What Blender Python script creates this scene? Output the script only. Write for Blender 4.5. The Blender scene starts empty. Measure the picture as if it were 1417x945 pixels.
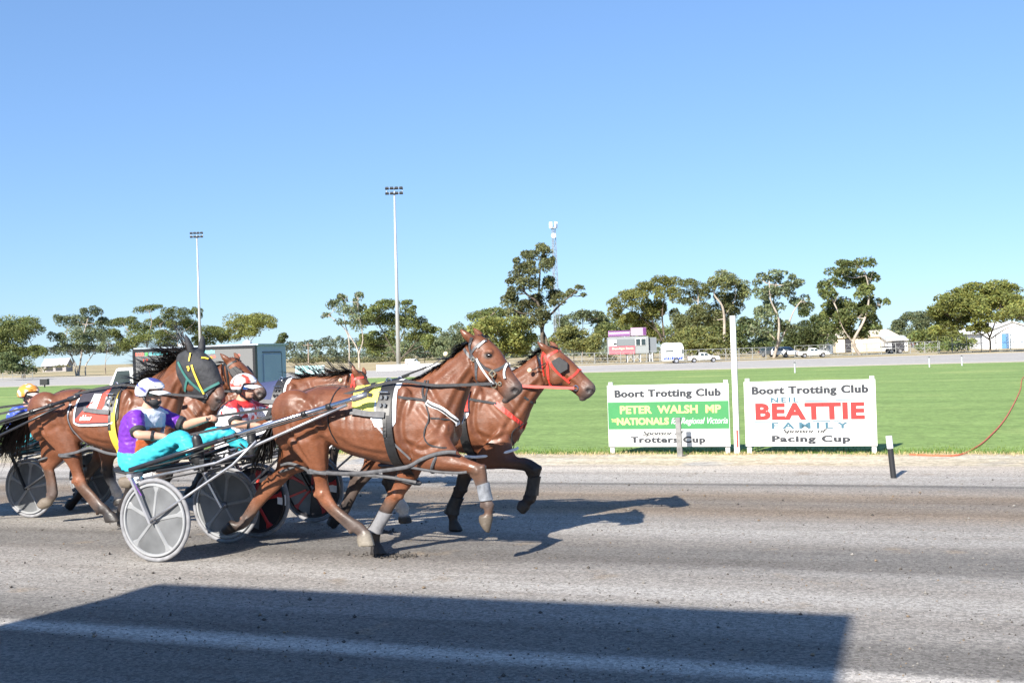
import bpy, bmesh, math, random
from mathutils import Vector, Matrix, noise
from mathutils.bvhtree import BVHTree
from mathutils.kdtree import KDTree
R = math.radians
random.seed(7)
scene = bpy.context.scene
COL = scene.collection

# ------------------------------------------------------------------ camera
# metres; camera stands at the origin looking along +Y, 1.72 m above the track
F, H, ROLL, VH = 1570.0, 1.72, 0.032, 13.5
cam_d = bpy.data.cameras.new('camera')
cam_d.sensor_width = 36.0
cam_d.lens = 36.0 * F / 1417.0
cam_d.clip_end = 6000
cam_d.clip_start = 0.1
cam = bpy.data.objects.new('camera', cam_d)
COL.objects.link(cam)
pitch = math.atan(VH / F)
cam.matrix_world = Matrix.Translation((0, 0, H)) @ Matrix.Rotation(R(90) + pitch, 4, 'X') @ Matrix.Rotation(-ROLL, 4, 'Z')
scene.camera = cam

# ------------------------------------------------------------------ sky, sun, exposure
SUN_EL, SUN_TO = R(32), R(30.5)          # elevation; heading of the shadows, clockwise from +Y
world = bpy.data.worlds.new("World")
scene.world = world
world.use_nodes = True
wn = world.node_tree.nodes
wl = world.node_tree.links
sky = wn.new('ShaderNodeTexSky')
sky.sky_type = 'NISHITA'
sky.sun_disc = False
sky.sun_elevation = SUN_EL
sky.sun_rotation = SUN_TO + math.pi
sky.altitude = 100
sky.air_density = 1.0
sky.dust_density = 0.0
sky.ozone_density = 2.6
gam = wn.new('ShaderNodeGamma'); gam.inputs[1].default_value = .63
wl.new(sky.outputs[0], gam.inputs[0])
tn = wn.new('ShaderNodeMix'); tn.data_type = 'RGBA'; tn.blend_type = 'MULTIPLY'; tn.inputs['Factor'].default_value = 1
wl.new(gam.outputs[0], tn.inputs['A']); tn.inputs['B'].default_value = (.60, .83, 1.18, 1)
wl.new(tn.outputs['Result'], wn['Background'].inputs[0])
wn['Background'].inputs[1].default_value = 0.135
sun_d = bpy.data.lights.new('sun', 'SUN')
sun_d.energy = 5.0
sun_d.angle = R(0.5)
sun_d.color = (1.0, 0.945, 0.86)
sun = bpy.data.objects.new('sun', sun_d)
COL.objects.link(sun)
sdir = Vector((math.sin(SUN_TO) * math.cos(SUN_EL), math.cos(SUN_TO) * math.cos(SUN_EL), -math.sin(SUN_EL)))
sun.rotation_euler = sdir.to_track_quat('-Z', 'Y').to_euler()
sun.location = (-20, -30, 30)
scene.view_settings.view_transform = 'Standard'
scene.view_settings.look = 'None'
scene.view_settings.exposure = 1.05
scene.view_settings.gamma = 1
scene.view_settings.use_curve_mapping = False
scene.render.engine = 'CYCLES'
scene.cycles.max_bounces = 5
scene.cycles.use_denoising = True

# ------------------------------------------------------------------ measuring the photograph
TH = math.atan(.354)                                   # the track runs at this angle to the picture
AX = Vector((math.cos(TH), -math.sin(TH), 0))          # along the track
CX = Vector((math.sin(TH), math.cos(TH), 0))           # across the track
def uv(px, py):
    x, y = px - 708.5, py - 472.5
    c, s = math.cos(ROLL), math.sin(ROLL)
    return x * c - y * s, x * s + y * c
def ground(px, py, z=0.0):
    u, v = uv(px, py)
    Y = F * (H - z) / (v - VH)
    return Vector((u * Y / F, Y, z))
def at(px, py, Y):
    u, v = uv(px, py)
    return Vector((u * Y / F, Y, H - (v - VH) * Y / F))
def lane(px, py, c):
    """point of the photo on the upright plane at distance c across the track: (along, height)"""
    u, v = uv(px, py)
    s = c / (CX.x * u / F + CX.y)
    return AX.x * u * s / F + AX.y * s, H - (v - VH) * s / F
def tr(a, c, z=0.0):
    """track coordinates (along, across, up) to world"""
    return AX * a + CX * c + Vector((0, 0, z))

# ------------------------------------------------------------------ materials
MATS = {}
def pm(name, col, rough=.6, metal=0.0, var=0.0, scale=8.0, bump=0.0, bscale=60.0, spec=.5, coat=0.0, col2=None, detail=4):
    if name in MATS: return MATS[name]
    m = bpy.data.materials.new(name); m.use_nodes = True
    nt = m.node_tree; N = nt.nodes; L = nt.links
    b = N['Principled BSDF']
    b.inputs['Base Color'].default_value = (*col, 1)
    b.inputs['Roughness'].default_value = rough
    b.inputs['Metallic'].default_value = metal
    b.inputs['Specular IOR Level'].default_value = spec
    b.inputs['Coat Weight'].default_value = coat
    if var or col2 or bump:
        tc = N.new('ShaderNodeTexCoord')
    if var or col2:
        n = N.new('ShaderNodeTexNoise'); n.inputs['Scale'].default_value = scale; n.inputs['Detail'].default_value = detail
        L.new(tc.outputs['Object'], n.inputs['Vector'])
        r = N.new('ShaderNodeValToRGB')
        r.color_ramp.elements[0].position = .32; r.color_ramp.elements[1].position = .68
        c0 = tuple(x * (1 - var) for x in col); c1 = col2 if col2 else tuple(min(1, x * (1 + var)) for x in col)
        r.color_ramp.elements[0].color = (*c0, 1); r.color_ramp.elements[1].color = (*c1, 1)
        L.new(n.outputs['Fac'], r.inputs['Fac']); L.new(r.outputs['Color'], b.inputs['Base Color'])
    if bump:
        n2 = N.new('ShaderNodeTexNoise'); n2.inputs['Scale'].default_value = bscale; n2.inputs['Detail'].default_value = 3
        L.new(tc.outputs['Object'], n2.inputs['Vector'])
        bp = N.new('ShaderNodeBump'); bp.inputs['Strength'].default_value = bump; bp.inputs['Distance'].default_value = .02
        L.new(n2.outputs['Fac'], bp.inputs['Height']); L.new(bp.outputs['Normal'], b.inputs['Normal'])
    MATS[name] = m
    return m
def am(name, rough=.6, spec=.5, var=.15, scale=8.0, bump=0.0, bscale=12.0, transl=0.0, sheen=0.0, hairy=0.0):
    """material that takes its own colour from the mesh attribute 'tint'"""
    if name in MATS: return MATS[name]
    m = bpy.data.materials.new(name); m.use_nodes = True
    nt = m.node_tree; N = nt.nodes; L = nt.links
    b = N['Principled BSDF']
    b.inputs['Roughness'].default_value = rough
    b.inputs['Specular IOR Level'].default_value = spec
    b.inputs['Sheen Weight'].default_value = sheen
    a = N.new('ShaderNodeAttribute'); a.attribute_name = 'tint'
    tc = N.new('ShaderNodeTexCoord')
    n = N.new('ShaderNodeTexNoise'); n.inputs['Scale'].default_value = scale; n.inputs['Detail'].default_value = 5
    L.new(tc.outputs['Object'], n.inputs['Vector'])
    mr = N.new('ShaderNodeMapRange'); mr.inputs['From Min'].default_value = .3; mr.inputs['From Max'].default_value = .7
    mr.inputs['To Min'].default_value = 1 - var; mr.inputs['To Max'].default_value = 1 + var
    L.new(n.outputs['Fac'], mr.inputs['Value'])
    mx = N.new('ShaderNodeVectorMath'); mx.operation = 'SCALE'
    L.new(a.outputs['Color'], mx.inputs[0]); L.new(mr.outputs['Result'], mx.inputs['Scale'])
    L.new(mx.outputs['Vector'], b.inputs['Base Color'])
    if hairy:
        mh = N.new('ShaderNodeMapping'); mh.inputs['Scale'].default_value = (40, 40, 110); L.new(tc.outputs['Object'], mh.inputs['Vector'])
        nh = N.new('ShaderNodeTexNoise'); nh.inputs['Scale'].default_value = 1; nh.inputs['Detail'].default_value = 5; L.new(mh.outputs[0], nh.inputs['Vector'])
        nr = N.new('ShaderNodeTexNoise'); nr.inputs['Scale'].default_value = 7; nr.inputs['Detail'].default_value = 6; L.new(tc.outputs['Object'], nr.inputs['Vector'])
        rr = N.new('ShaderNodeMapRange'); rr.inputs['From Min'].default_value = .35; rr.inputs['From Max'].default_value = .65
        rr.inputs['To Min'].default_value = rough - .1; rr.inputs['To Max'].default_value = rough + .22
        L.new(nr.outputs['Fac'], rr.inputs['Value']); L.new(rr.outputs[0], b.inputs['Roughness'])
        hm_ = N.new('ShaderNodeMapRange'); hm_.inputs['From Min'].default_value = .3; hm_.inputs['From Max'].default_value = .7
        hm_.inputs['To Min'].default_value = 1 - hairy; hm_.inputs['To Max'].default_value = 1 + hairy; L.new(nh.outputs['Fac'], hm_.inputs['Value'])
        m2 = N.new('ShaderNodeVectorMath'); m2.operation = 'SCALE'; L.new(mx.outputs['Vector'], m2.inputs[0]); L.new(hm_.outputs[0], m2.inputs['Scale'])
        L.new(m2.outputs['Vector'], b.inputs['Base Color'])
    if bump:
        n2 = N.new('ShaderNodeTexNoise'); n2.inputs['Scale'].default_value = bscale; n2.inputs['Detail'].default_value = 3
        L.new(tc.outputs['Object'], n2.inputs['Vector'])
        hgt_ = n2.outputs['Fac']
        if hairy:
            ad = N.new('ShaderNodeMath'); ad.operation = 'MULTIPLY_ADD'; ad.inputs[1].default_value = .25; L.new(nh.outputs['Fac'], ad.inputs[0]); L.new(n2.outputs['Fac'], ad.inputs[2]); hgt_ = ad.outputs[0]
        bp = N.new('ShaderNodeBump'); bp.inputs['Strength'].default_value = bump; bp.inputs['Distance'].default_value = .03
        L.new(hgt_, bp.inputs['Height']); L.new(bp.outputs['Normal'], b.inputs['Normal'])
    if transl:
        t = N.new('ShaderNodeBsdfTranslucent'); L.new(mx.outputs['Vector'], t.inputs['Color'])
        ms = N.new('ShaderNodeMixShader'); ms.inputs[0].default_value = transl
        L.new(b.outputs[0], ms.inputs[1]); L.new(t.outputs[0], ms.inputs[2])
        L.new(ms.outputs[0], N['Material Output'].inputs['Surface'])
    MATS[name] = m
    return m

BLACK = pm('black_leather', (.018, .018, .019), .45, var=.3, scale=30)
WEB = pm('black_webbing', (.03, .03, .033), .75, var=.3, scale=40)
GREYSTRAP = pm('grey_webbing', (.075, .075, .08), .6, var=.3, scale=25)
WHITEP = pm('white_vinyl', (.78, .78, .78), .5, var=.06, scale=10)
CHROME = pm('chrome_tube', (.62, .62, .64), .22, metal=1.0, var=.1, scale=12)
ALLOY = pm('dull_alloy', (.42, .42, .44), .42, metal=.8, var=.15, scale=14)
CARBON = pm('black_shaft', (.022, .022, .026), .3, var=.2, scale=8)
RED = pm('red_webbing', (.62, .045, .03), .5, var=.15, scale=20)
YELLOW = pm('yellow_webbing', (.78, .55, .06), .55, var=.15, scale=20)
TEALSTRAP = pm('green_strap', (.04, .16, .14), .6, var=.2, scale=20)
WHITEPAINT = pm('white_paint', (.62, .62, .605), .5, var=.10, scale=2.2, detail=9)
RUBBER = pm('tyre_rubber', (.22, .22, .23), .7, var=.2, scale=14)
RUBBERD = pm('dark_rubber', (.03, .03, .035), .7, var=.2, scale=14)
GLASS = pm('dark_glass', (.03, .045, .05), .08, spec=.8)
WPRINT = pm('white_print', (.82, .82, .82), .7)
HAIR = pm('black_horse_hair', (.014, .012, .011), .42, var=.4, scale=30)

# ------------------------------------------------------------------ scene bookkeeping
def tag(o, label=None, cat=None, group=None, kind=None):
    if label: o['label'] = label
    if cat: o['category'] = cat
    if group: o['group'] = group
    if kind: o['kind'] = kind
    return o
def thing(name, label, cat, loc=(0, 0, 0), rotz=0.0, group=None):
    o = bpy.data.objects.new(name, None)
    o.empty_display_size = .2
    COL.objects.link(o); o.location = loc; o.rotation_euler = (0, 0, rotz)
    return tag(o, label, cat, group)
def copy_tree(o, parent=None, skip=()):
    c = o.copy(); COL.objects.link(c); c.parent = parent
    for ch in list(o.children):
        if ch.name.split('.')[0] in skip: continue
        copy_tree(ch, c, skip)
    return c
def repaint(root, swaps):
    """swap materials on a copied thing at object level: {old material name: new material}"""
    for o in [root] + list(root.children_recursive):
        if o.type != 'MESH': continue
        for i, s in enumerate(o.material_slots):
            if s.material and s.material.name in swaps:
                new = swaps[s.material.name]
                s.link = 'OBJECT'; o.material_slots[i].material = new

class MB:
    """collects geometry and links it as ONE mesh object"""
    def __init__(s): s.v = []; s.f = []; s.mi = []; s.tint = []; s.ct = (1, 1, 1); s.cm = 0; s.M = None
    def add(s, vs, fs):
        o = len(s.v)
        if s.M: vs = [s.M @ Vector(p) for p in vs]
        s.v += [tuple(p) for p in vs]
        s.tint += [s.ct] * len(vs)
        s.f += [tuple(i + o for i in f) for f in fs]
        s.mi += [s.cm] * len(fs)
    def box(s, c, d, rot=None, taper=1.0):
        x, y, z = d[0] / 2, d[1] / 2, d[2] / 2
        vs = [Vector((sx * x * (taper if sz > 0 else 1), sy * y * (taper if sz > 0 else 1), sz * z)) for sz in (-1, 1) for sy in (-1, 1) for sx in (-1, 1)]
        if rot is not None: vs = [rot @ p for p in vs]
        c = Vector(c)
        s.add([p + c for p in vs], [(0, 2, 3, 1), (4, 5, 7, 6), (0, 1, 5, 4), (2, 6, 7, 3), (0, 4, 6, 2), (1, 3, 7, 5)])
    def bar(s, a, b, w, t, up=(0, 0, 1)):
        a, b = Vector(a), Vector(b); d = b - a; L = d.length; d.normalize()
        u = Vector(up); sd = d.cross(u)
        if sd.length < 1e-4: sd = d.cross(Vector((1, 0, 0)))
        sd.normalize(); u = sd.cross(d)
        M = Matrix((d, sd, u)).transposed()
        s.box((a + b) / 2, (L, w, t), M)
    def tube(s, pts, r, n=8, cap=True, smooth=0, flat=1.0):
        pts = [Vector(p) for p in pts]
        rs = list(r) if hasattr(r, '__len__') else [r] * len(pts)
        if smooth:
            pts, rs = cr(pts, rs, smooth)
        vs = []; fs = []
        t0 = (pts[1] - pts[0]).normalized()
        u = t0.orthogonal().normalized()
        if abs(t0.z) < .9: u = (Vector((0, 0, 1)) - t0 * t0.z).normalized()
        for i, p in enumerate(pts):
            t = (pts[min(i + 1, len(pts) - 1)] - pts[max(i - 1, 0)])
            t = t.normalized() if t.length > 1e-9 else t0
            u = (u - t * u.dot(t))
            u = u.normalized() if u.length > 1e-6 else t.orthogonal().normalized()
            w = t.cross(u)
            for k in range(n):
                a = 2 * math.pi * k / n
                vs.append(p + u * (math.cos(a) * rs[i]) + w * (math.sin(a) * rs[i] * flat))
        for i in range(len(pts) - 1):
            for k in range(n):
                fs.append((i * n + k, i * n + (k + 1) % n, (i + 1) * n + (k + 1) % n, (i + 1) * n + k))
        if cap:
            fs.append(tuple(range(n - 1, -1, -1))); fs.append(tuple(range((len(pts) - 1) * n, len(pts) * n)))
        s.add(vs, fs)
    def rings(s, rings, cap=True):
        n = len(rings[0]); vs = [p for r in rings for p in r]; fs = []
        for i in range(len(rings) - 1):
            for k in range(n):
                fs.append((i * n + k, i * n + (k + 1) % n, (i + 1) * n + (k + 1) % n, (i + 1) * n + k))
        if cap:
            for e, sg in ((0, 1), (len(rings) - 1, -1)):
                c = sum((Vector(p) for p in rings[e]), Vector()) / n
                vs.append(c); ci = len(vs) - 1
                for k in range(n):
                    a, b = e * n + k, e * n + (k + 1) % n
                    fs.append((ci, b, a) if sg > 0 else (ci, a, b))
        s.add(vs, fs)
    def lathe(s, prof, c=(0, 0, 0), axis='y', n=40, close=False):
        """profile of (radius, offset along axis)"""
        vs = []; fs = []; c = Vector(c); m = len(prof)
        for k in range(n):
            a = 2 * math.pi * k / n
            for r, h in prof:
                p = {'y': (r * math.cos(a), h, r * math.sin(a)), 'z': (r * math.cos(a), r * math.sin(a), h), 'x': (h, r * math.cos(a), r * math.sin(a))}[axis]
                vs.append(c + Vector(p))
        for k in range(n):
            k2 = (k + 1) % n
            for i in range(m - 1 + (1 if close else 0)):
                j = (i + 1) % m
                fs.append((k * m + i, k * m + j, k2 * m + j, k2 * m + i))
        s.add(vs, fs)
    def ball(s, c, r, n=12, m=8):
        c = Vector(c); rr = r if hasattr(r, '__len__') else (r, r, r)
        prof = []
        vs = []; fs = []
        for i in range(m + 1):
            th = math.pi * i / m
            for k in range(n):
                a = 2 * math.pi * k / n
                vs.append(c + Vector((rr[0] * math.sin(th) * math.cos(a), rr[1] * math.sin(th) * math.sin(a), rr[2] * math.cos(th))))
        for i in range(m):
            for k in range(n):
                fs.append((i * n + k, (i + 1) * n + k, (i + 1) * n + (k + 1) % n, i * n + (k + 1) % n))
        s.add(vs, fs)
    def prism(s, pts, d):
        """polygon pts (3D, one plane) extruded by vector d"""
        pts = [Vector(p) for p in pts]; n = len(pts); d = Vector(d)
        s.add(pts + [p + d for p in pts], [tuple(range(n - 1, -1, -1)), tuple(range(n, 2 * n))] + [(k, (k + 1) % n, n + (k + 1) % n, n + k) for k in range(n)])
    def strip(s, pts, side, w, th=0.0):
        """flat hair-like strip: pts, side vector, width list"""
        pts = [Vector(p) for p in pts]; side = Vector(side).normalized()
        vs = []
        for i, p in enumerate(pts):
            ww = w[i] if hasattr(w, '__len__') else w
            vs += [p - side * ww / 2, p + side * ww / 2]
        s.add(vs, [(2 * i, 2 * i + 1, 2 * i + 3, 2 * i + 2) for i in range(len(pts) - 1)])
    def mesh(s, name='mesh', smooth=False, tint=False):
        me = bpy.data.meshes.new(name)
        me.from_pydata(s.v, [], s.f); me.update()
        if any(s.mi): me.polygons.foreach_set('material_index', s.mi)
        if smooth: me.polygons.foreach_set('use_smooth', [True] * len(me.polygons))
        if tint:
            a = me.attributes.new('tint', 'FLOAT_COLOR', 'POINT')
            a.data.foreach_set('color', [x for t in s.tint for x in (*t, 1.0)])
        return me
    def build(s, name, mats, parent=None, smooth=False, tint=False, loc=None, bevel=0.0, rotz=0.0, auto=False):
        me = s.mesh(name, smooth or auto, tint)
        for m in (mats if isinstance(mats, (list, tuple)) else [mats]): me.materials.append(m)
        if auto:
            bm = bmesh.new(); bm.from_mesh(me)
            bmesh.ops.recalc_face_normals(bm, faces=bm.faces)
            for e in bm.edges:
                if len(e.link_faces) == 2 and e.calc_face_angle(0) > .6: e.smooth = False
            bm.to_mesh(me); bm.free()
        o = bpy.data.objects.new(name, me); COL.objects.link(o)
        o.parent = parent
        if loc is not None: o.location = loc
        o.rotation_euler = (0, 0, rotz)
        if bevel:
            b = o.modifiers.new('bevel', 'BEVEL'); b.width = bevel; b.segments = 2; b.limit_method = 'ANGLE'
        return o

def cr(pts, rs, k):
    """Catmull-Rom through pts with attached values"""
    P = []; Q = []
    n = len(pts)
    for i in range(n - 1):
        p0, p1, p2, p3 = pts[max(i - 1, 0)], pts[i], pts[i + 1], pts[min(i + 2, n - 1)]
        for j in range(k):
            t = j / k
            P.append(.5 * ((2 * p1) + (p2 - p0) * t + (2 * p0 - 5 * p1 + 4 * p2 - p3) * t * t + (3 * p1 - p0 - 3 * p2 + p3) * t ** 3))
            Q.append(rs[i] * (1 - t) + rs[i + 1] * t)
    P.append(pts[-1]); Q.append(rs[-1])
    return P, Q

def text_mesh(txt, size=1.0, bold=0.0, shear=0.0, space=1.0, depth=0.0):
    cu = bpy.data.curves.new('t', 'FONT'); cu.body = txt; cu.size = size; cu.offset = bold; cu.shear = shear
    cu.space_character = space; cu.align_x = 'CENTER'; cu.align_y = 'CENTER'; cu.extrude = depth; cu.resolution_u = 3
    o = bpy.data.objects.new('t', cu); COL.objects.link(o)
    dg = bpy.context.evaluated_depsgraph_get()
    me = bpy.data.meshes.new_from_object(o.evaluated_get(dg))
    v = [p.co.copy() for p in me.vertices]; f = [tuple(p.vertices) for p in me.polygons]
    bpy.data.objects.remove(o); bpy.data.curves.remove(cu); bpy.data.meshes.remove(me)
    return v, f
def text_fit(txt, x0, x1, z0, z1, **kw):
    """flat text scaled to fill a rectangle, as (x, z) points"""
    v, f = text_mesh(txt, **kw)
    ax, bx = min(p.x for p in v), max(p.x for p in v); ay, by = min(p.y for p in v), max(p.y for p in v)
    return [((p.x - ax) / (bx - ax) * (x1 - x0) + x0, (p.y - ay) / (by - ay) * (z1 - z0) + z0) for p in v], f

def remesh(mb, voxel, smooth=3, factor=.5, tint=True):
    """union of overlapping closed shapes as one continuous skin; carries the tint over"""
    me = mb.mesh('raw', tint=False)
    bm = bmesh.new(); bm.from_mesh(me); bmesh.ops.recalc_face_normals(bm, faces=bm.faces); bm.to_mesh(me); bm.free()
    o = bpy.data.objects.new('raw', me); COL.objects.link(o)
    m = o.modifiers.new('r', 'REMESH'); m.mode = 'VOXEL'; m.voxel_size = voxel
    if smooth:
        s = o.modifiers.new('s', 'SMOOTH'); s.iterations = smooth; s.factor = factor
    dg = bpy.context.evaluated_depsgraph_get()
    out = bpy.data.meshes.new_from_object(o.evaluated_get(dg))
    bpy.data.objects.remove(o)
    out.polygons.foreach_set('use_smooth', [True] * len(out.polygons))
    if tint:
        kd = KDTree(len(mb.v))
        for i, p in enumerate(mb.v): kd.insert(p, i)
        kd.balance()
        a = out.attributes.new('tint', 'FLOAT_COLOR', 'POINT')
        cols = []
        for v in out.vertices:
            tot = Vector((0, 0, 0)); W = 0
            for co, i, d in kd.find_n(v.co, 3):
                w = 1 / (d + .004); tot += Vector(mb.tint[i]) * w; W += w
            cols += [*(tot / W), 1.0]
        a.data.foreach_set('color', cols)
    bpy.data.meshes.remove(me)
    return out
def bvh_of(me):
    return BVHTree.FromPolygons([v.co for v in me.vertices], [p.vertices for p in me.polygons])
def link(name, me, mats, parent=None):
    o = bpy.data.objects.new(name, me)
    for m in (mats if isinstance(mats, (list, tuple)) else [mats]): me.materials.append(m)
    COL.objects.link(o); o.parent = parent
    return o
# ------------------------------------------------------------------ the setting: ground sheets
def ground_mat(name, cols, streak=1.0, grain=.25, gscale=90., sscale=(.05, 1.4), bump=.5, bands=None, rough=.9, patch=None):
    """earth with long streaks along local x, fine grain, and bands of its own colour across local y"""
    m = bpy.data.materials.new(name); m.use_nodes = True
    nt = m.node_tree; N = nt.nodes; L = nt.links; b = N['Principled BSDF']
    b.inputs['Roughness'].default_value = rough; b.inputs['Specular IOR Level'].default_value = .25
    tc = N.new('ShaderNodeTexCoord')
    mp = N.new('ShaderNodeMapping'); mp.inputs['Scale'].default_value = (sscale[0], sscale[1], 1)
    L.new(tc.outputs['Object'], mp.inputs['Vector'])
    n1 = N.new('ShaderNodeTexNoise'); n1.inputs['Scale'].default_value = 1; n1.inputs['Detail'].default_value = 7; n1.inputs['Roughness'].default_value = .62
    L.new(mp.outputs[0], n1.inputs['Vector'])
    r1 = N.new('ShaderNodeValToRGB'); e = r1.color_ramp.elements
    e[0].position = .33; e[0].color = (*cols[0], 1); e[1].position = .67; e[1].color = (*cols[-1], 1)
    for i, c in enumerate(cols[1:-1]):
        x = e.new(.33 + .34 * (i + 1) / (len(cols) - 1)); x.color = (*c, 1)
    L.new(n1.outputs['Fac'], r1.inputs['Fac'])
    cur = r1.outputs['Color']
    if bands:
        sx = N.new('ShaderNodeSeparateXYZ'); L.new(tc.outputs['Object'], sx.inputs[0])
        wob = N.new('ShaderNodeTexNoise'); wob.inputs['Scale'].default_value = .35; wob.inputs['Detail'].default_value = 5
        mp2 = N.new('ShaderNodeMapping'); mp2.inputs['Scale'].default_value = (.5, 2.0, 1)
        L.new(tc.outputs['Object'], mp2.inputs['Vector']); L.new(mp2.outputs[0], wob.inputs['Vector'])
        wm = N.new('ShaderNodeMath'); wm.operation = 'MULTIPLY_ADD'; wm.inputs[1].default_value = .4
        L.new(wob.outputs['Fac'], wm.inputs[0]); L.new(sx.outputs['Y'], wm.inputs[2])
        lo, hi = bands[0][0], bands[-1][0]
        mr = N.new('ShaderNodeMapRange'); mr.inputs['From Min'].default_value = lo + .2; mr.inputs['From Max'].default_value = hi + .2
        L.new(wm.outputs[0], mr.inputs['Value'])
        rb = N.new('ShaderNodeValToRGB'); eb = rb.color_ramp.elements
        eb[0].position = 0; eb[0].color = (*bands[0][1], 1); eb[1].position = 1; eb[1].color = (*bands[-1][1], 1)
        for c, col in bands[1:-1]:
            x = eb.new((c - lo) / (hi - lo)); x.color = (*col, 1)
        L.new(mr.outputs[0], rb.inputs['Fac'])
        mm = N.new('ShaderNodeMix'); mm.data_type = 'RGBA'; mm.blend_type = 'MULTIPLY'; mm.inputs['Factor'].default_value = 1
        L.new(cur, mm.inputs['A']); L.new(rb.outputs['Color'], mm.inputs['B']); cur = mm.outputs['Result']
    if patch:
        n4 = N.new('ShaderNodeTexNoise'); n4.inputs['Scale'].default_value = patch[1]; n4.inputs['Detail'].default_value = 6
        L.new(tc.outputs['Object'], n4.inputs['Vector'])
        r4 = N.new('ShaderNodeMapRange'); r4.inputs['From Min'].default_value = patch[2]; r4.inputs['From Max'].default_value = patch[2] + .12
        L.new(n4.outputs['Fac'], r4.inputs['Value'])
        m4 = N.new('ShaderNodeMix'); m4.data_type = 'RGBA'
        L.new(r4.outputs[0], m4.inputs['Factor']); L.new(cur, m4.inputs['A']); m4.inputs['B'].default_value = (*patch[0], 1); cur = m4.outputs['Result']
    n3 = N.new('ShaderNodeTexNoise'); n3.inputs['Scale'].default_value = gscale; n3.inputs['Detail'].default_value = 4; n3.inputs['Roughness'].default_value = .7
    L.new(tc.outputs['Object'], n3.inputs['Vector'])
    n5 = N.new('ShaderNodeTexVoronoi'); n5.inputs['Scale'].default_value = gscale * .45
    L.new(tc.outputs['Object'], n5.inputs['Vector'])
    sp = N.new('ShaderNodeSeparateColor'); L.new(n5.outputs['Color'], sp.inputs[0])
    gm = N.new('ShaderNodeMapRange'); gm.inputs['From Min'].default_value = .3; gm.inputs['From Max'].default_value = .7
    gm.inputs['To Min'].default_value = 1 - grain; gm.inputs['To Max'].default_value = 1 + grain
    L.new(n3.outputs['Fac'], gm.inputs['Value'])
    gv = N.new('ShaderNodeMapRange'); gv.inputs['To Min'].default_value = 1 - grain * .8; gv.inputs['To Max'].default_value = 1 + grain * .8
    L.new(sp.outputs[0], gv.inputs['Value'])
    pr = N.new('ShaderNodeMath'); pr.operation = 'MULTIPLY'; L.new(gm.outputs[0], pr.inputs[0]); L.new(gv.outputs[0], pr.inputs[1])
    sc_ = N.new('ShaderNodeVectorMath'); sc_.operation = 'SCALE'
    L.new(cur, sc_.inputs[0]); L.new(pr.outputs[0], sc_.inputs['Scale']); L.new(sc_.outputs[0], b.inputs['Base Color'])
    if bump:
        ad = N.new('ShaderNodeMath'); ad.operation = 'ADD'; L.new(n3.outputs['Fac'], ad.inputs[0]); L.new(n1.outputs['Fac'], ad.inputs[1])
        bp = N.new('ShaderNodeBump'); bp.inputs['Strength'].default_value = bump; bp.inputs['Distance'].default_value = .02
        L.new(ad.outputs[0], bp.inputs['Height']); L.new(bp.outputs[0], b.inputs['Normal'])
    return m

def sheet(name, poly, z, mat, label=None):
    """poly in track coordinates (along, across)"""
    mb = MB(); mb.add([(a, c, 0) for a, c in poly], [tuple(range(len(poly)))])
    o = mb.build(name, mat); o.rotation_euler = (0, 0, -TH); o.location = (0, 0, z)
    return tag(o, label, None, None, 'structure')

g = 1.0
field_mat = ground_mat('dry_grass_earth', [(.30, .235, .125), (.40, .32, .18), (.47, .40, .25)], sscale=(.02, .07), grain=.2, gscale=3, bump=0, patch=((.16, .16, .07), .03, .56))
sheet('field', [(-3000, -300), (3000, -300), (3000, 4000), (-3000, 4000)], -.014, field_mat)
# infield grass, its near edge a little uneven
random.seed(3)
edge = []
a = -90.0
while a < 60:
    edge.append((a, 17.93 + noise.noise(Vector((a * .8, 0, 0))) * .13 + noise.noise(Vector((a * 3.1, 5, 0))) * .06 + (max(0, -a - 6) * .02)))
    a += .22
grass_mat = ground_mat('infield_turf', [(.160, .236, .066), (.194, .280, .080), (.232, .322, .098)], sscale=(.05, .5), grain=.22, gscale=16, bump=0,
                       patch=((.275, .345, .11), .13, .56))
sheet('infield_grass', edge + [(75, 80.4), (-190, 80.4), (-190, 20)], -.009, grass_mat)
verge_mat = ground_mat('sandy_verge', [(.40, .33, .22), (.50, .43, .31), (.56, .50, .40)], sscale=(.25, 2.2), grain=.3, gscale=30, bump=.6, patch=((.36, .35, .34), .5, .58))
sheet('sandy_verge', [(-200, 15.9), (80, 15.9)] + [(x, c + .09 + .07 * noise.noise(Vector((x * 5, 9, 0)))) for x, c in reversed(edge)] + [(-200, 20.2)], -.006, verge_mat)
B_ = lambda k, w=0: (k * (1 + w), k, k * (1 - w))
track_mat = ground_mat('trotting_track', [(.215, .192, .166), (.262, .240, .212), (.315, .293, .263)], sscale=(.16, 2.0), grain=.42, gscale=120, bump=.5, patch=((.27, .215, .155), 1.6, .635),
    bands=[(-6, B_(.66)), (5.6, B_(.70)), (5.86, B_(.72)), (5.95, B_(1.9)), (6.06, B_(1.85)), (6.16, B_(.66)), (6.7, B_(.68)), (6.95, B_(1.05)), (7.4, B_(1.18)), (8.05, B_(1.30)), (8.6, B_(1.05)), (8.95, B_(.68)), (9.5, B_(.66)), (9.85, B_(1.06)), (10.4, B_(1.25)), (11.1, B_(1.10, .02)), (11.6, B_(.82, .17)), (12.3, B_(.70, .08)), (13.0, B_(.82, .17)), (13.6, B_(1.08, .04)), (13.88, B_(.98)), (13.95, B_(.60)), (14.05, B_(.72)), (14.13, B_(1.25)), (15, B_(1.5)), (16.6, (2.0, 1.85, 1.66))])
random.seed(5)
tedge = [(x / 4, 16.25 + .18 * noise.noise(Vector((x * .21, 3, 0))) + .07 * noise.noise(Vector((x * 1.3, 8, 0)))) for x in range(320, -801, -1)]
sheet('trotting_track', [(-200, -25), (80, -25)] + tedge, 0, track_mat)
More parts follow.
